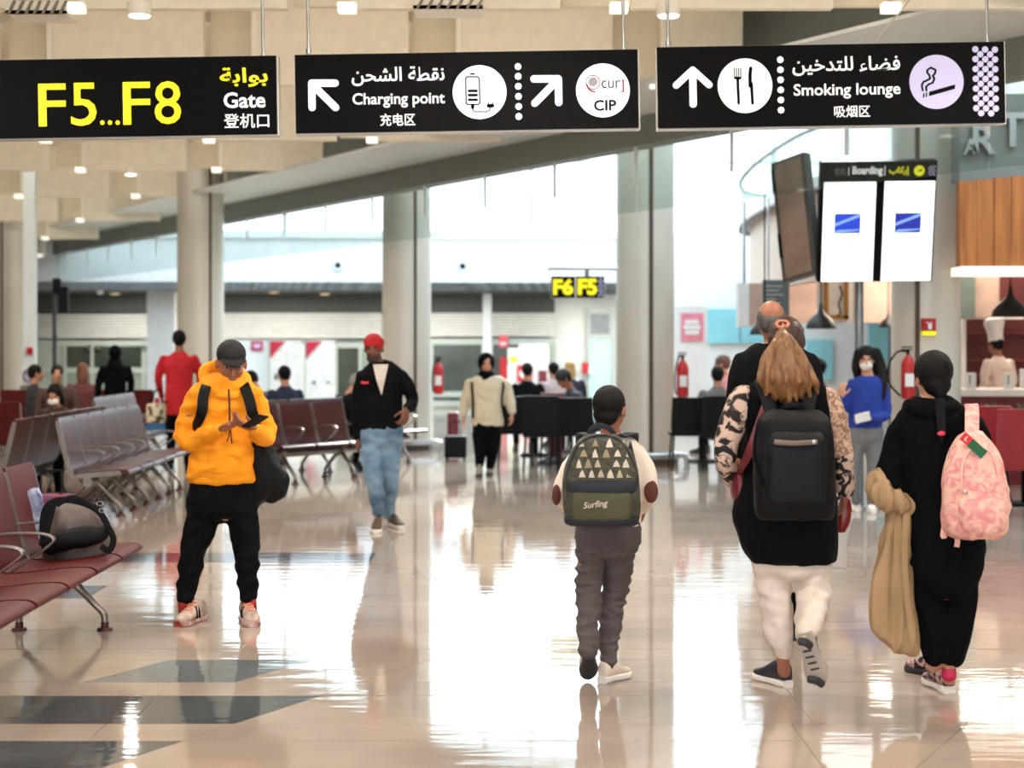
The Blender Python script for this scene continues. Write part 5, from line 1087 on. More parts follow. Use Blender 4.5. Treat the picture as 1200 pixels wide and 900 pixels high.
# ================================================================== CAFE AND WALL FITTINGS
def bx(name, m, par, *boxes, bev=0, **k):
    bm = BM()
    for lo, hi in boxes: box(bm, lo, hi, bev=bev)
    return obj(name, bm, m, par, smooth=False, **k)
def pbox(px0, px1, py0, py1, d, th):     # box whose front face at depth d spans those pixels
    a, b = W(px0, py1, d), W(px1, py0, d); return ((a.x, d, max(a.z, 0)), (b.x, d+th, b.z))
# cafe back walls
M_TURQ = mat('turquoise_wall', '8fd0dc', .6, var=.1, vscale=2); M_WINE = mat('wine_wall', '4c1212', .6, var=.15, vscale=2); M_SALMON = mat('beige_pink_wall', 'c4aa9c', .7)
bm = BM(); box(bm, (3.0, 33.0, 0), (12.9, 33.3, 3.6)); struct('wall_cafe', bm, M_WHITE, smooth=False)
for a, b, c, d_ in ((828, 866, 362, 402), (868, 905, 362, 402), (945, 976, 398, 445), (1018, 1052, 376, 425)):
    lo, hi = pbox(a, b, c, d_, 32.9, .08); bm = BM(); box(bm, lo, hi); o = struct('trim_6', bm, M_TURQ, smooth=False)
lo, hi = pbox(1046, 1072, 376, 520, 26, .3); bm = BM(); box(bm, (lo[0], 26, 0), hi); struct('wall_cafe_side', bm, M_WINE, smooth=False)
wc = bpy.data.objects.new('wall_kitchen', None); C.objects.link(wc); wc.location = (6.5, 23, 0); wc['kind'] = 'structure'
bx('wine_panel', M_WINE, wc, ((5.9, 23.0, 0), (9.5, 23.2, 2.62)))
bx('shelf_line', mat('wine_trim', '6a2a26', .5), wc, *[((5.9, 22.97, z), (9.5, 23.0, z+.03)) for z in (.95, 1.35, 1.72, 2.1)])
bx('door_frame', M_WHITE, wc, pbox(1128, 1132, 372, 470, 22.8, .1), pbox(1128, 1200, 371, 374, 22.8, .1))
bx('pale_partition', M_SALMON, wc, pbox(1142, 1171, 322, 372, 22.6, .2)); bx('green_partition', mat('grey_green', '6f807a', .6), wc, pbox(1125, 1143, 318, 372, 22.5, .2))
bx('hanging_beam', M_SALMON, wc, pbox(1005, 1045, 318, 378, 24.5, .4), pbox(925, 960, 325, 378, 24.5, .4))
# orange wood bulkhead with planks and the metal letters
wd = thing('wood_bulkhead', 'orange wood plank bulkhead hanging over the cafe counter at right', 'bulkhead', (5, 16.7, 2.35)); wd['kind'] = 'structure'
M_WOOD = mat('orange_wood', 'c47a3c', .45, var=.25, vscale=3, col2='a4602c', stretch=(6, 6, .5))
x = W(1125, 0, 16.6).x; z0, z1 = EYE+88/F*16.6, EYE+188/F*16.6; k = 0
while x < 8.5:
    bx('plank', M_WOOD, wd, ((x, 16.6+(.006 if k % 2 else 0), z0), (x+.162, 16.66, z1+(x-4.36)*.10))); x += .168; k += 1
bx('backing', M_WOOD, wd, ((4.37, 16.66, z0), (9, 16.8, z1))); bx('white_light_trough', mat('trough_white', 'f4eee2', .5, emit='fff0dc', es=.9), wd, ((4.36, 16.58, z0-.09), (9, 16.95, z0-.003)))
ls = thing('metal_letters', 'polished metal letters A R T on the grey gallery front above the wood', 'letters', (4.9, 16.5, 3.6))
fa = struct('trim_7', (lambda b: (box(b, (4.36, 16.62, z1+.001), (9, 16.95, z1+.85)), b)[1])(BM()), M_GREYBEAM, smooth=False)
for ch, px, py, h_ in (('A', 1137, 172, 18), ('R', 1153, 164, 34), ('T', 1186, 152, 40)):
    me = text(ch, h=h_*16.5/F, off=.02, ext=.03); me.transform(Matrix.Translation(W(px, py, 16.58))); obj('letter', me, M_STEEL, ls, smooth=False)
# counter
ct = thing('counter', 'white cafe counter at the right edge with a wine-red front', 'counter', (6, 19.3, 0))
bx('front_panel', mat('wine_front', '6e1420', .4), ct, ((5.0, 19.3, 0), (8.8, 19.9, 1.0))); bx('worktop', mat('counter_white', 'f0ece6', .3, var=.02), ct, ((4.95, 19.2, 1.0), (8.9, 20.0, 1.08)), bev=.01)
bx('glass_case', M_WHITE, ct, ((5.9, 19.5, 1.08), (6.35, 19.85, 1.30)), bev=.01)
for i, (px, py, h_) in enumerate(((1139, 445, 20), (1184, 448, 18))):
    lo, hi = pbox(px-5, px+5, py, py+h_, 19.4, .12); z = 1.08
    q = thing('napkin_box', ('white napkin box on the left part of the cafe counter', 'white cutlery box near the chef on the cafe counter')[i], 'box', ((lo[0]+hi[0])/2, 19.45, z)); bx('box_body', M_WHITE, q, ((lo[0], 19.4, z), (hi[0], 19.52, z+.18)), bev=.006); bx('slot', M_DARKIN, q, ((lo[0]+.02, 19.395, z+.05), (lo[0]+.03, 19.4, z+.15)))
def plant(px, py, d, label):
    c = W(px, py, d); t = thing('potted_plant', label, 'plant', tuple(c)); bm = BM(); cyl(bm, c, c+Vector((0, 0, .10)), .036, .048, n=18); obj('pot', bm, M_WHITE, t)
    rnd = random.Random(px)
    for k in range(9):
        a = rnd.random()*6.28; e = c+Vector((math.cos(a)*rnd.uniform(.03, .07), math.sin(a)*.05, .10+rnd.uniform(.06, .13))); bm = BM(); limb(bm, [c+Vector((0, 0, .09)), (c+e)/2+Vector((0, 0, .05)), e], [.004, .016, .002], n=6, k=2); obj('leaf', bm, mat('leaf_green', '2c4a26', .6), t)
def table(px, d, label, top='3a3230', w_=.35, h_=.74):
    x = W(px, 0, d).x; t = thing('cafe_table', label, 'table', (x, d, 0)); bm = BM(); cyl(bm, (x, d, h_-.03), (x, d, h_), w_, n=28); obj('tabletop', bm, mat('table_'+top, top, .4), t); bm = BM(); cyl(bm, (x, d, .02), (x, d, h_-.03), .035, n=12); obj('pedestal', bm, M_BLACK, t); bm = BM(); cyl(bm, (x, d, 0), (x, d, .025), .22, n=24); obj('base', bm, M_BLACK, t); return x
tx = table(1160, 17.3, 'small dark cafe table with a potted plant, behind the girl with the braid', h_=.80, w_=.17); plant(1160, 400+(EYE-.80)/17.3*F, 17.3, 'small green plant in a white pot on the table by the red chairs')
table(1201, 16.9, 'small dark cafe table at the right edge of the picture', h_=.80, w_=.15); plant(1197, 400+(EYE-.80)/16.9*F, 16.9, 'small green plant in a white pot at the right edge of the picture')
def chair(px, d, rz, label, m, h=.92, group=None):
    x = W(px, 0, d).x; t = thing('cafe_chair', label, 'chair', (x, d, 0), rz, group)
    bm = BM(); box(bm, (-.23, -.22, .43), (.23, .22, .475), bev=.012); obj('seat', bm, m, t, world=False)
    bm = BM(); limb(bm, [(0, -.21, .44), (0, -.235, .62), (0, -.26, h)], [(.23, .018), (.235, .018), (.22, .015)], n=20, p=5, dome=False); obj('backrest', bm, m, t, world=False)
    for sx_ in (-1, 1):
        for sy_ in (-1, 1): bm = BM(); tube(bm, [(sx_*.19, sy_*.18, .44), (sx_*.22, sy_*.22, 0)], .013, k=1); obj('leg', bm, M_BLACK2, t, world=False)
    return t
M_CHB = mat('black_seat', '121114', .6, spec=.15); M_CHR = mat('red_seat', '8a1a20', .45); M_CHW = mat('wine_seat', '6a1826', .45)
chair(604, 22.0, 0, 'black cafe chair seen from behind, next to the woman in the headscarf', M_CHB)
chair(634, 21.3, 0, 'black cafe chair seen from behind, standing nearest in the left cafe group', M_CHB, .95)
chair(652, 23.6, 0, 'wine-red cafe chair between the black cafe chairs', M_CHW)
chair(669, 21.5, .2, 'black cafe chair behind the man bending in the dark blue jacket', M_CHB)
chair(688, 22.6, 1.9, 'black chair under the man bending in the dark blue jacket', M_CHB)
table(628, 24.2, 'dark round cafe table in the left cafe group'); table(660, 25.0, 'dark round cafe table beside the blonde guest')
chair(806, 21.6, 0, 'black cafe chair beside the pillar with the red fire extinguisher', M_CHB)
chair(842, 21.2, 0, 'black cafe chair of the guest in grey', M_CHB, .95)
chair(868, 22.2, .4, 'black cafe chair half hidden behind the swirl-patterned sleeve', M_CHB)
table(822, 23.0, 'dark round cafe table between the pillar and the guest in grey')
chair(1150, 16.6, 0, 'red cafe chair seen from behind, under the plant in the white pot', M_CHR, 1.0); chair(1187, 15.9, 0, 'red cafe chair seen from behind, nearest the right edge', M_CHR, 1.0)
# pendant lamps
for px, py, wpx, d, lb in ((896, 386, 36, 21, 'black dome pendant lamp left of the grey-haired man'), (962, 379, 36, 21, 'black dome pendant lamp under the gold mirror'), (1041, 380, 22, 24, 'small black pendant lamp behind the pole'), (1184, 364, 44, 18.5, 'large black dome pendant lamp above the chef')):
    c = W(px, py, d); t = thing('pendant_lamp', lb, 'lamp', tuple(c)); r = wpx/2*d/F; bm = BM()
    rings(bm, [(c+Vector((0, 0, z*r)), Vector((q*r, 0, 0)), Vector((0, q*r, 0))) for z, q in ((-.35, 1), (-.33, 1.0), (0, .92), (.35, .66), (.62, .3), (.9, .14), (1.3, .1))], 24); obj('shade', bm, mat('lamp_black', '18171a', .4), t)
    bm = BM(); top = 3.44; cyl(bm, c+Vector((0, 0, r)), (c.x, c.y, top), .008, n=8); obj('cord', bm, M_BLACK, t)
    bm = BM(); sphere(bm, c+Vector((0, 0, -.05*r)), r*.28); obj('bulb', bm, mat('bulb_glow', 'fff0d0', .4, emit='ffe8c0', es=5), t)
# gold mirror, menu board, cream panels hanging over the cafe
t = thing('wall_mirror', 'mirror in a gold frame on a white panel below the boarding display', 'mirror', tuple(W(980, 376, 22.5))); 
bx('white_panel', M_WHITE, t, pbox(958, 1000, 322, 379, 22.6, .1)); lo, hi = pbox(966, 994, 326, 374, 22.56, .03)
g = .05; bx('gold_frame', mat('gold', 'b8863a', .35, .7), t, ((lo[0], 22.54, lo[2]), (lo[0]+g, 22.6, hi[2])), ((hi[0]-g, 22.54, lo[2]), (hi[0], 22.6, hi[2])), ((lo[0], 22.54, lo[2]), (hi[0], 22.6, lo[2]+g))); bx('mirror_glass', mat('mirror_pale', 'f0ece4', .15), t, ((lo[0]+g, 22.57, lo[2]+g), (hi[0]-g, 22.6, hi[2])))
bm = BM(); tube(bm, [W(984, 335, 22.5), W(987, 345, 22.5), W(983, 356, 22.5), W(985, 366, 22.5), W(981, 371, 22.5)], .012); obj('black_ornament', bm, M_BLACK, t)
t = thing('menu_board', 'grey menu board hanging over the grey-haired man', 'board', tuple(W(909, 350, 21.5))); bx('board', mat('slate_board', '5d6868', .6, var=.15, vscale=8), t, pbox(894, 925, 328, 372, 21.5, .05)); bx('hanger', M_STEEL, t, ((W(900, 0, 21.5).x, 21.52, 2.3), (W(900, 0, 21.5).x+.02, 21.54, 3.43)), ((W(919, 0, 21.5).x, 21.52, 2.3), (W(919, 0, 21.5).x+.02, 21.54, 3.43)))
bx('menu_line', M_WHITE, t, *[pbox(898, 898+q, y, y+.7, 21.48, .01) for y, q in ((335, 18), (340, 14), (345, 20), (350, 12), (355, 17), (360, 15))])
t = thing('ceiling_lightbox', 'white box panel hanging left of the menu board', 'panel', tuple(W(873, 380, 22))); bx('panel_face', M_WHITE, t, pbox(866, 878, 332, 383, 22, .3)); bx('panel_side', M_SALMON, t, pbox(878, 893, 332, 383, 22.02, .3)); bx('panel_hanger', M_STEEL, t, ((W(872, 0, 22).x, 22.1, 2.3), (W(872, 0, 22).x+.03, 22.13, 3.43)))
# poster
t = thing('poster_stand', 'white poster board with a pink square notice, right of the wide pillar', 'poster', (W(811, 0, 29).x, 29, 0)); bx('board', M_WHITE, t, ((W(791, 0, 29).x, 29, 0), (W(829, 0, 29).x, 29.06, EYE+41/F*29)))
bx('pink_notice', mat('poster_pink', 'e68aa0', .6), t, pbox(798, 824, 367, 400, 28.97, .02)); bx('notice_text_block', M_WHITE, t, pbox(803, 819, 375, 380, 28.95, .02), pbox(801, 821, 381, 386, 28.95, .02), pbox(803, 819, 387, 392, 28.95, .02))
# extinguishers
def exting(px, py0, d, label, s=1.0, hose=False):
    c = W(px, py0, d); t = thing('fire_extinguisher', label, 'extinguisher', tuple(c)); R_ = M_RED
    bm = BM(); rings(bm, [(c+Vector((0, 0, z*s)), Vector((q*s, 0, 0)), Vector((0, q*s, 0))) for z, q in ((0, .06), (.02, .08), (.40, .08), (.46, .065), (.50, .03), (.52, .025))], 20); obj('cylinder_body', bm, R_, t)
    bm = BM(); cyl(bm, c+Vector((0, 0, .52*s)), c+Vector((0, 0, .57*s)), .022*s, n=10); box(bm, c+Vector((-.07*s, -.012, .57*s)), c+Vector((.05*s, .012, .585*s))); box(bm, c+Vector((-.07*s, -.012, .60*s)), c+Vector((.05*s, .012, .615*s))); obj('valve', bm, M_BLACK2, t, smooth=False)
    H_ = 1 if hose else .42
    bm = BM(); tube(bm, [c+Vector((0, 0, .55*s)), c+Vector((-.12*s*H_, 0, .55*s)), c+Vector((-.22*s*H_, 0, .40*s)), c+Vector((-.2*s*H_-.02, 0, .2*s)), c+Vector((-.09*s, 0, .04*s))], .011*s); obj('hose', bm, M_BLACK, t)
    bm = BM(); box(bm, c+Vector((-.05*s, -.083*s, .15*s)), c+Vector((.05*s, -.074*s, .3*s))); obj('label_plate', bm, M_WHITE, t, smooth=False)
    bm = BM(); box(bm, c+Vector((-.04, .03, .2)), c+Vector((.04, .1, .3))); obj('bracket', bm, M_BLACK2, t, smooth=False)
exting(514, 462, 25.0, 'red fire extinguisher at the right of the middle pillar', .9); exting(800, 466, 22.0, 'red fire extinguisher at the right of the pillar behind the boy', .95); exting(1064, 468, 16.80, 'red fire extinguisher with a looped hose on the nearest right pillar', .85, True)
t = thing('safety_sign', 'red and yellow fire extinguisher sign on the nearest right pillar', 'sign', tuple(W(1089, 392, 16.9))); bx('plate', M_RED, t, pbox(1081.5, 1097, 373, 388, 16.92, .08)); bx('yellow_strip', M_SIGNY, t, pbox(1081.5, 1097, 388, 393, 16.92, .08)); bx('white_symbol', M_WHITE, t, pbox(1088, 1092, 377, 386, 16.90, .03), pbox(1086, 1091, 377, 379, 16.90, .03))
t = thing('wall_sign', 'small red sign on the white wall right of the F6 F5 sign', 'sign', tuple(W(687, 438, 44.4))); bx('plate', M_RED, t, pbox(682, 690, 425, 438, 44.4, .1)); bx('symbol_plate', M_WHITE, t, pbox(690, 694, 432, 438, 44.4, .1))
t = thing('fire_hose_cabinet', 'white fire hose cabinet with a red square sign behind the headscarf woman', 'cabinet', tuple(W(619, 458, 44))); bx('cabinet_body', M_WHITE, t, pbox(595, 643, 408, 459, 44.2, .3)); bx('red_plate', mat('sign_crimson', 'c02038', .5), t, pbox(606, 624, 428, 448, 44.14, .03))
bm = BM(); c = W(613, 438, 44.12); cyl(bm, c, c+Vector((0, .03, 0)), .10, n=20); obj('hose_reel_symbol', bm, M_WHITE, t); bx('yellow_label', M_SIGNY, t, pbox(598, 606, 418, 424, 44.14, .03)); bx('red_side_panel', M_RED, t, pbox(586, 594, 419, 458, 44.2, .3)); bx('upper_panel', M_WHITE, t, pbox(608, 642, 403, 420, 44.25, .2)); bx('lower_red_plate', M_CHW, t, pbox(631, 641, 434, 449, 44.14, .03))
t = thing('exit_sign', 'small red and white sign over the opening behind the headscarf woman', 'sign', tuple(W(590, 400, 44.4))); bx('plate', mat('sign_pink', 'd05060', .5), t, pbox(585, 595, 393, 407, 44.4, .1)); bx('white_bar', M_WHITE, t, pbox(587, 593, 401, 404, 44.37, .03))
# banners with red corner triangles
for i, (a, b, lb) in enumerate(((314, 354, 'white banner with a red corner triangle and small figures, left one of the pair'), (356, 393, 'white banner with a red corner triangle, right one beside the dark doorway'))):
    t = thing('banner', lb, 'banner', tuple(W((a+b)/2, 478, 40.5))); bx('sheet', mat('banner_white', 'e6e0d8', .7), t, pbox(a+2, b-1, 399, 476, 40.5, .05)); bx('post', M_MULG, t, pbox(a, a+2, 398, 478, 40.45, .08))
    bm = BM(); extr(bm, [W(a+2.5, 400, 40.46), W(a+20+i*1, 400, 40.46), W(a+2.5, 420, 40.46)], (0, 1, 0), .03); obj('red_triangle', bm, mat('sign_crimson'), t, smooth=False)
    bx('printed_figure', M_DARKIN, t, *([pbox(322, 325, 438, 445, 40.47, .02), pbox(330, 333, 445, 452, 40.47, .02)] if i == 0 else [pbox(366, 370, 447, 449.5, 40.47, .02), pbox(383, 386, 447, 449, 40.47, .02)]))
t = thing('wall_panel', 'white wall panel with a red square notice behind the head of the man in orange', 'panel', tuple(W(300, 478, 40.6))); bx('panel_sheet', M_WHITE, t, pbox(264, 313, 399, 476, 40.6, .05)); bx('red_notice', mat('sign_crimson'), t, pbox(294, 308, 400, 411, 40.56, .03)); bx('notice_centre', M_SIGNL, t, pbox(297, 305, 403, 408, 40.54, .02))
# bulkhead air nozzles, soffit downlights, ceiling dome
for px, py, d, lb in ((396, 311, 37.8, 'round white air nozzle on the bulkhead left of the middle pillar'), (542, 312, 40.2, 'round white air nozzle on the bulkhead right of the middle pillar'), (837, 321, 32.9, 'small dark air nozzle on the white wall right of the wide pillar')):
    k = (px-600)/F; tt = (BA.x-k*BA.y)/(k*dirb.y-dirb.x); c = BA+dirb*tt; c = W(px, py, c.y)+nb*.01
    t = thing('air_nozzle', lb, 'nozzle', tuple(c)); r = .17
    bm = BM(); cyl(bm, c+nb*.0, c+nb*.06, r*1.05, r*.8, n=24); obj('nozzle_ring', bm, M_MULL, t); bm = BM(); cyl(bm, c+nb*.055, c+nb*.07, r*.42, n=20); obj('nozzle_opening', bm, M_BLACK, t)
for px, py, lb in ((135, 367, 'soffit downlight above the kiosk doors at left'), (321, 350, 'soffit downlight above the banners, the nearer one'), (381, 365, 'soffit downlight above the banners, beside the middle pillar')):
    d = (43.6, 42.4, 43.9)[int(px > 200)+int(px > 350)]; c = W(px, py, d); c.z = BZ0; t = thing('soffit_light', lb, 'light', tuple(c)); bm = BM(); cyl(bm, c+Vector((0, 0, -.03)), c, .14, n=20); obj('trim_ring', bm, M_STEEL, t); bm = BM(); cyl(bm, c+Vector((0, 0, -.035)), c+Vector((0, 0, -.03)), .11, n=20); obj('lens', bm, mat('warm_lens', 'ffd890', .4, emit='ffdc98', es=2.5), t)
t = thing('dome_camera', 'white dome camera under the bulkhead above the woman in black', 'camera', tuple(W(117, 340, 41.4))); bm = BM(); sphere(bm, W(117, 341, 41.4), .09); obj('dome', bm, M_WHITE, t); bm = BM(); cyl(bm, W(117, 341, 41.4), Vector((W(117, 341, 41.4).x, 41.4, BZ0)), .05, n=12); obj('stem', bm, M_WHITE, t)
# far left: post with a round sign, display on a pole, poster column cover
t = thing('sign_post', 'pale post with a grey lower casing and a round prohibition sign at far left', 'post', (W(34, 0, 26).x, 26, 0)); x = W(34, 0, 26).x
bx('post', M_MULL, t, ((x-.09, 26, 0), (x+.09, 26.12, 4.5))); bx('grey_casing', mat('casing_stone', '6d6c66', .6), t, ((x-.11, 25.9, .0), (x+.15, 26, EYE-52/F*26))); bx('sign_plate', M_WHITE, t, pbox(26, 41, 429, 451, 25.95, .03))
bm = BM(); c = W(33, 440, 25.93); limb(bm, [c+Vector((math.cos(k*.3927)*.075, 0, math.sin(k*.3927)*.09)) for k in range(17)], [.012]*17, n=6, k=1, dome=False); tube(bm, [c+Vector((-.05, 0, .06)), c+Vector((.05, 0, -.06))], .01, k=1); obj('round_symbol', bm, mat('symbol_violet', '6a5a8a', .5), t); bx('red_mark', M_RED, t, pbox(31, 38, 407, 415, 25.97, .03))
t = thing('pole_display', 'black screen on a slim dark pole in the waiting area at far left', 'display', (W(64, 0, 27).x, 27, 0)); x = W(64, 0, 27).x; bm = BM(); cyl(bm, (x, 27, 0), (x, 27, EYE+74/F*27), .035, n=14); obj('pole', bm, mat('dark_steel', '4a4c50', .4, .5), t); bx('screen_body', M_BLACK2, t, pbox(69, 79, 336, 367, 26.9, .12)); bx('mounting_arm', M_BLACK2, t, pbox(62, 70, 326, 344, 26.95, .08))
# luggage
def suitcase(px, d, w_, h_, m, label, z=0):
    x = W(px, 0, d).x; t = thing('suitcase', label, 'suitcase', (x, d, z)); bx('shell', m, t, ((x-w_/2, d-.12, z+.04), (x+w_/2, d+.12, z+h_)), bev=.03); bx('handle', M_BLACK2, t, ((x-w_*.25, d-.01, z+h_), (x-w_*.22, d+.01, z+h_+.18)), ((x+w_*.22, d-.01, z+h_), (x+w_*.25, d+.01, z+h_+.18)), ((x-w_*.25, d-.01, z+h_+.18), (x+w_*.25, d+.01, z+h_+.20)))
    for sx_ in (-1, 1): bm = BM(); cyl(bm, (x+sx_*w_*.4-.015, d, .03+z), (x+sx_*w_*.4+.015, d, .03+z), .03, n=12); obj('wheel', bm, M_BLACK, t)
suitcase(534, 23.2, .30, .34, M_BLACK2, 'small black case on the floor beside the middle pillar'); suitcase(531, 24.2, .16, .62, M_CHW, 'slim wine-red suitcase behind the small black case')
suitcase(60, 13.6, .34, .40, mat('red_plaid', '8a2030', .6, col2='28406a', vscale=14), 'red and blue patterned bag on the floor between the left benches')
# ================================================================== FARTHER PEOPLE
def person(label, x, y, face, pose, top, bottom, hairm, skin=M_SKIN_T, h=1.68, hair='short', hatm=None, lean=0, coat=0):
    """metric figure; face = heading angle (0 looks away from the camera), pose 'stand' or 'sit' on a 0.43 m seat"""
    f = Fig.__new__(Fig); k = h/1.70; z0 = 0
    f.d = y; f.m = y/F; f.root = thing('person', label, 'person', (x, y, 0)); f.body = BM(); f.skin = skin; f.seed = x*3
    R_ = Matrix.Rotation(face, 3, 'Z'); o = Vector((x, y, 0)); sit = pose == 'sit'; hz = .50 if sit else .92*k
    def Q(a, b, c):
        v = Vector((a, b, c)); dz = c-hz
        if dz > 0: v = Vector((a, b+dz*math.sin(lean), hz+dz*math.cos(lean)))
        return o+R_@v
    rx = R_@Vector((1, 0, 0)); ry = R_@Vector((0, 1, 0)); T_ = hz+.51*k
    def tor(b, e=0):
        rings(b, [(Q(0, 0, hz+z*k), rx*(hx*k+e), ry*(hy*k+e)) for z, hx, hy in ((-.10-coat, .15+coat*.1, .11), (-.02, .175, .125), (.10, .165, .12), (.25, .165, .12), (.40, .19, .115), (.48, .17, .09), (.52, .10, .065), (.56, .06, .05))], 22, True, 2.3)
    arms = []
    for sd in (-1, 1): arms.append([Q(sd*.18*k, 0, T_-.04), Q(sd*.235*k, .02, T_-.17), Q(sd*.25*k, .03 if not sit else .06, T_-.30), Q(sd*.24*k, .12 if not sit else .20, T_-.43 if not sit else T_-.38), Q(sd*.22*k, .16 if not sit else .33, T_-.53 if not sit else T_-.37)])
    legs = []
    for sd in (-1, 1):
        if sit: legs.append([Q(sd*.09, .02, .50), Q(sd*.11, .25, .52), Q(sd*.12, .43, .50), Q(sd*.12, .45, .28), Q(sd*.12, .43, .09)])
        else: legs.append([Q(sd*.09*k, 0, .86*k), Q(sd*.10*k, .02, .68*k), Q(sd*.10*k, .03, .48*k), Q(sd*.10*k, .0, .28*k), Q(sd*.10*k, -.02, .09)])
    AR_ = [.058, .052, .046, .040, .030]; LR_ = [.095, .082, .062, .052, .042]
    tor(f.body, -.02)
    for a in arms: limb(f.body, a, [r-.010 for r in AR_])
    for a in legs: limb(f.body, a, [r-.014 for r in LR_])
    f.hs = k; f.hB = R_ @ basis((0, math.cos(lean*1.2), -math.sin(lean*1.2)), (0, 0, 1)); f.ho = Q(0, .03, T_+.19*k)
    head_parts(f.body, f.ho, f.hB, k); limb(f.body, [Q(0, 0, T_), f.ho+f.hB@Vector((0, -.02, -.04))], [.058, .05])
    for sd, a in zip((-1, 1), arms): dr = (a[-1]-a[-2]).normalized(); hand_parts(f.body, a[-1], dr, -rx*sd if not sit else Vector((0, 0, -1)), ry if not sit else -rx*sd, k, .5)
    f.finish(.0115)
    f.cloth('top', lambda b: (tor(b), [limb(b, a, AR_) for a in arms]), top, .014, .007)
    f.cloth('trousers', lambda b: ([limb(b, a, LR_) for a in legs], rings(b, [(Q(0, 0, hz+z), rx*hx, ry*hy) for z, hx, hy in ((-.12, .10, .08), (-.05, .17, .12), (.04, .172, .122))], 20)), bottom, .014, .006)
    els = [((0, -.022, .030), (.086, .102, .096)), ((0, -.055, -.02), (.070, .050, .06))]
    if hair == 'long': els += [((0, -.075, -.08), (.085, .05, .14)), ((.06, -.03, -.06), (.035, .05, .10)), ((-.06, -.03, -.06), (.035, .05, .10))]
    if hair == 'scarf': els = [((0, -.03, .02), (.10, .108, .118)), ((0, -.01, -.13), (.11, .10, .08)), ((0, -.05, -.22), (.16, .12, .10))]
    f.hair(hairm, els, 'headscarf' if hair == 'scarf' else 'hair', voxel=.011, fold=.002)
    if hatm: f.cloth('hat', lambda b: bellip(b, (0, -.012, .055), (.092, .11, .085), f.hB, f.ho), hatm, .010, 0)
    for sd, a in zip((-1, 1), legs):
        p = a[-1]-ry*.06; p.z = 0; shoe(f.root, p, p+ry*.27, m=M_BLACK2 if not sit else M_DSOLE, sole=M_DSOLE, w=.048, h=.10)
    if not (abs(((face+math.pi) % (2*math.pi))-math.pi) < 1.2):
        for sd in (-1, 1): bm = BM(); bellip(bm, [a*k for a in (.032*sd, .084, .008)], (.012, .007, .008), f.hB, f.ho); obj('eye', bm, M_IRIS, f.root)
    return f
X = lambda px, d: (px-600)/F*d
PI = math.pi
r = person('person in a red coat standing with their back to us by the left benches', X(210, 21.2), 21.2, .15, 'stand', M_REDCOAT, M_BLACK3, M_HAIRB, h=1.72, coat=.12)
hbg = thing('handbag', 'cream and black handbag on the arm of the person in the red coat', 'bag', (X(186, 21), 20.9, .70)); bx('bag_body', two_tone('cream_black_print', 'd8ccb0', '3a3428', 6, sharp=.05), hbg, ((X(175, 21), 20.8, .62), (X(195, 21), 21.0, .86)), bev=.03)
bm = BM(); tube(bm, [(X(180, 21), 20.9, .85), (X(183, 21), 20.9, 1.0), (X(190, 21), 20.95, 1.02), (X(192, 21), 20.9, .85)], .01); obj('handle', bm, M_BLACK, hbg)
person('woman in a long black cloak and headscarf standing behind the left benches', X(135, 23.6), 23.6, .4, 'stand', M_BLACK3, M_BLACK3, M_BLACK3, h=1.52, hair='scarf', coat=.5)
person('dark-haired guest sitting beside the sign post, facing right', X(40, 22.9), 22.9, -1.2, 'sit', mat('charcoal_top', '2c2a30', .8), M_BLACK3, M_HAIRB, M_SKIN_L)
person('dark-haired passenger in brown sitting right of the slim dark pole', X(67, 22.6), 22.6, -PI+.3, 'sit', mat('brown_top', '4a322c', .8), M_BLACK3, M_HAIRB, M_SKIN_L)
p = person('long-haired passenger with a white mask sitting low behind the left benches', X(74, 17.6), 17.6, PI-.1, 'sit', mat('brown_top2', '3c2824', .8), M_BLACK3, M_HAIRD, M_SKIN_L, h=1.5, hair='long', lean=.35)
bm = BM(); bellip(bm, (0, .064, -.05), (.058, .042, .045), p.hB, p.ho); obj('face_mask', bm, mat('mask_white'), p.root)
person('auburn-haired passenger sitting with the back to us, left of the woman in black', X(97, 24.6), 24.6, .3, 'sit', mat('maroon_top', '5c2a28', .8), M_BLACK3, mat('auburn_hair', '6a4028', .5), M_SKIN_L, hair='long')
person('passenger in a white and navy top sitting behind the three-seat bench', X(336, 21.9), 21.9, .5, 'sit', two_tone('white_navy', 'd8d4cc', '1c2240', 2.2, 0, sharp=.02), M_BLACK3, M_HAIRB, M_SKIN_L, lean=.1)
person('grey-haired passenger in black leaning forward beyond the maroon benches', X(386, 21.2), 21.2, -1.0, 'sit', M_BLACK, M_BLACK3, mat('silver_hair', '8c8884', .6), M_SKIN_L, lean=.55)
person('passenger in black bending low behind the shoulder bag of the man in orange', X(322, 22.6), 22.6, 1.2, 'sit', M_BLACK, M_BLACK3, M_HAIRB, M_SKIN_L, lean=.5)
person('man in a dark blue jacket and dark cap bending over beside the cafe chairs', X(688, 22.6), 22.6, 1.9, 'sit', mat('blue_grey_jacket', '34384a', .8), mat('wine_trousers', '4a1420', .8), M_HAIRB, M_SKIN_T, hatm=mat('dark_cap', '2a2c2c', .8), lean=.45)
person('guest with short black hair sitting with the back to us, left in the cafe', X(618, 24.8), 24.8, .1, 'sit', M_BLACK, M_BLACK3, M_HAIRB, M_SKIN_L)
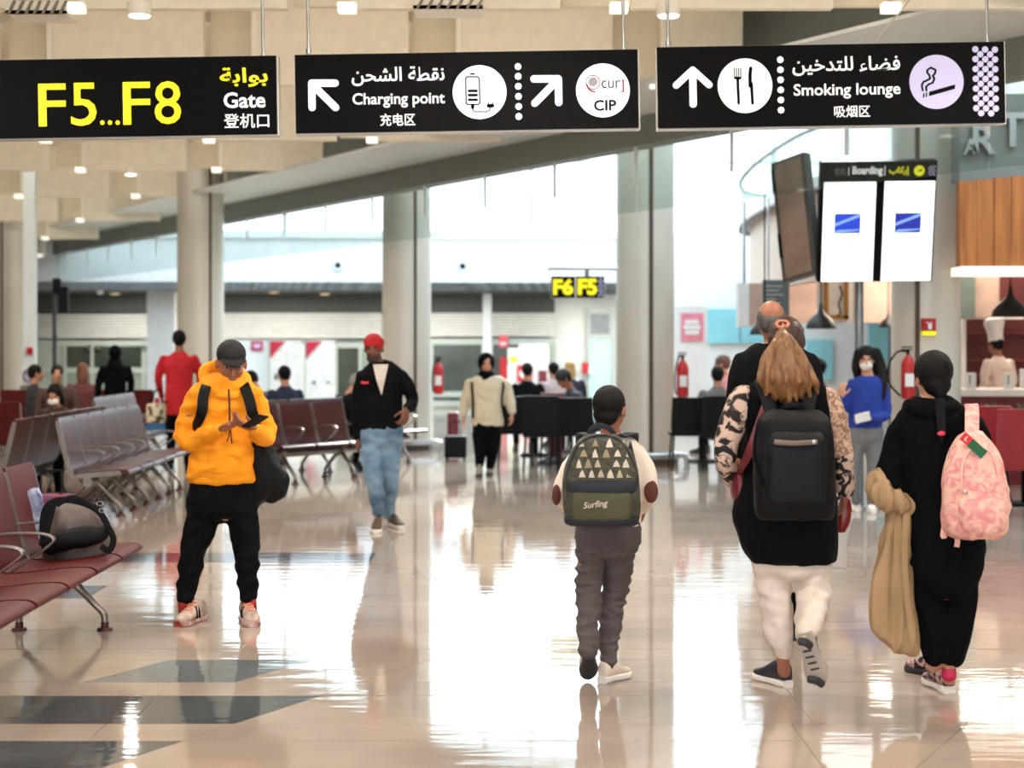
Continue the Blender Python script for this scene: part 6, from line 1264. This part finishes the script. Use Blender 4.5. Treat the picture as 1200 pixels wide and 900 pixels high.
person('guest with dark hair and a pale collar at the cafe table under the red plate', X(649, 25.8), 25.8, .4, 'sit', mat('pale_top', 'b8a8a8', .8), M_BLACK3, M_HAIRB, M_SKIN_L)
person('blonde guest sitting between the dark-haired guests of the left cafe group', X(668, 27.2), 27.2, .2, 'sit', M_NAVY, M_BLACK3, mat('blonde_hair', 'b08a4c', .5), M_SKIN_L, hair='long')
person('guest in a grey top with dark hair sitting on the black cafe chair', X(841, 21.5), 21.5, .05, 'sit', mat('grey_top', '6c6866', .8), M_BLACK3, M_HAIRB, M_SKIN_L)
person('brown-haired guest in pink leaning at the cafe beside the grey-haired man', X(861, 24.6), 24.6, 1.3, 'sit', mat('pink_top', 'c08088', .8), M_BLACK3, mat('brown_hair', '5a3828', .5), M_SKIN_L, h=1.95, lean=.2)
person('guest with black hair seen between the grey-haired man and the pole', X(960, 22.8), 22.8, 1.2, 'sit', mat('dark_top', '2c2a2a', .8), M_BLACK3, M_HAIRB, M_SKIN_L, h=1.85)
ch = person('chef in white with a tall white hat working behind the counter', X(1174, 21.2), 21.2, .5, 'stand', mat('chef_white', 'e4d4cc', .8), M_GREYLEG, M_HAIRD, M_SKIN_T, h=1.66, lean=.12)
bm = BM(); rings(bm, [(ch.ho+ch.hB@Vector((0, -.02, z)), ch.hB@Vector((r_, 0, 0)), ch.hB@Vector((0, r_*1.1, 0))) for z, r_ in ((.04, .086), (.14, .088), (.2, .10), (.27, .12), (.31, .115), (.33, .08))], 20); obj('chef_hat', bm, M_WHITE, ch.root)
for i, (x, m_, lb) in enumerate(((X(162, 20.5), mat('sky_bag', '3a7ab0', .5), 'bright blue carrier bag on the seat beside the person in red'),)):
    t = thing('carrier_bag', lb, 'bag', (x, 21.6, .44)); bx('bag_body', m_, t, ((x-.12, 21.5, .44), (x+.12, 21.75, .8)), bev=.03); bm = BM(); tube(bm, [(x-.06, 21.6, .8), (x-.03, 21.6, .9), (x+.03, 21.6, .9), (x+.06, 21.6, .8)], .008); obj('handle', bm, M_WHITE, t)
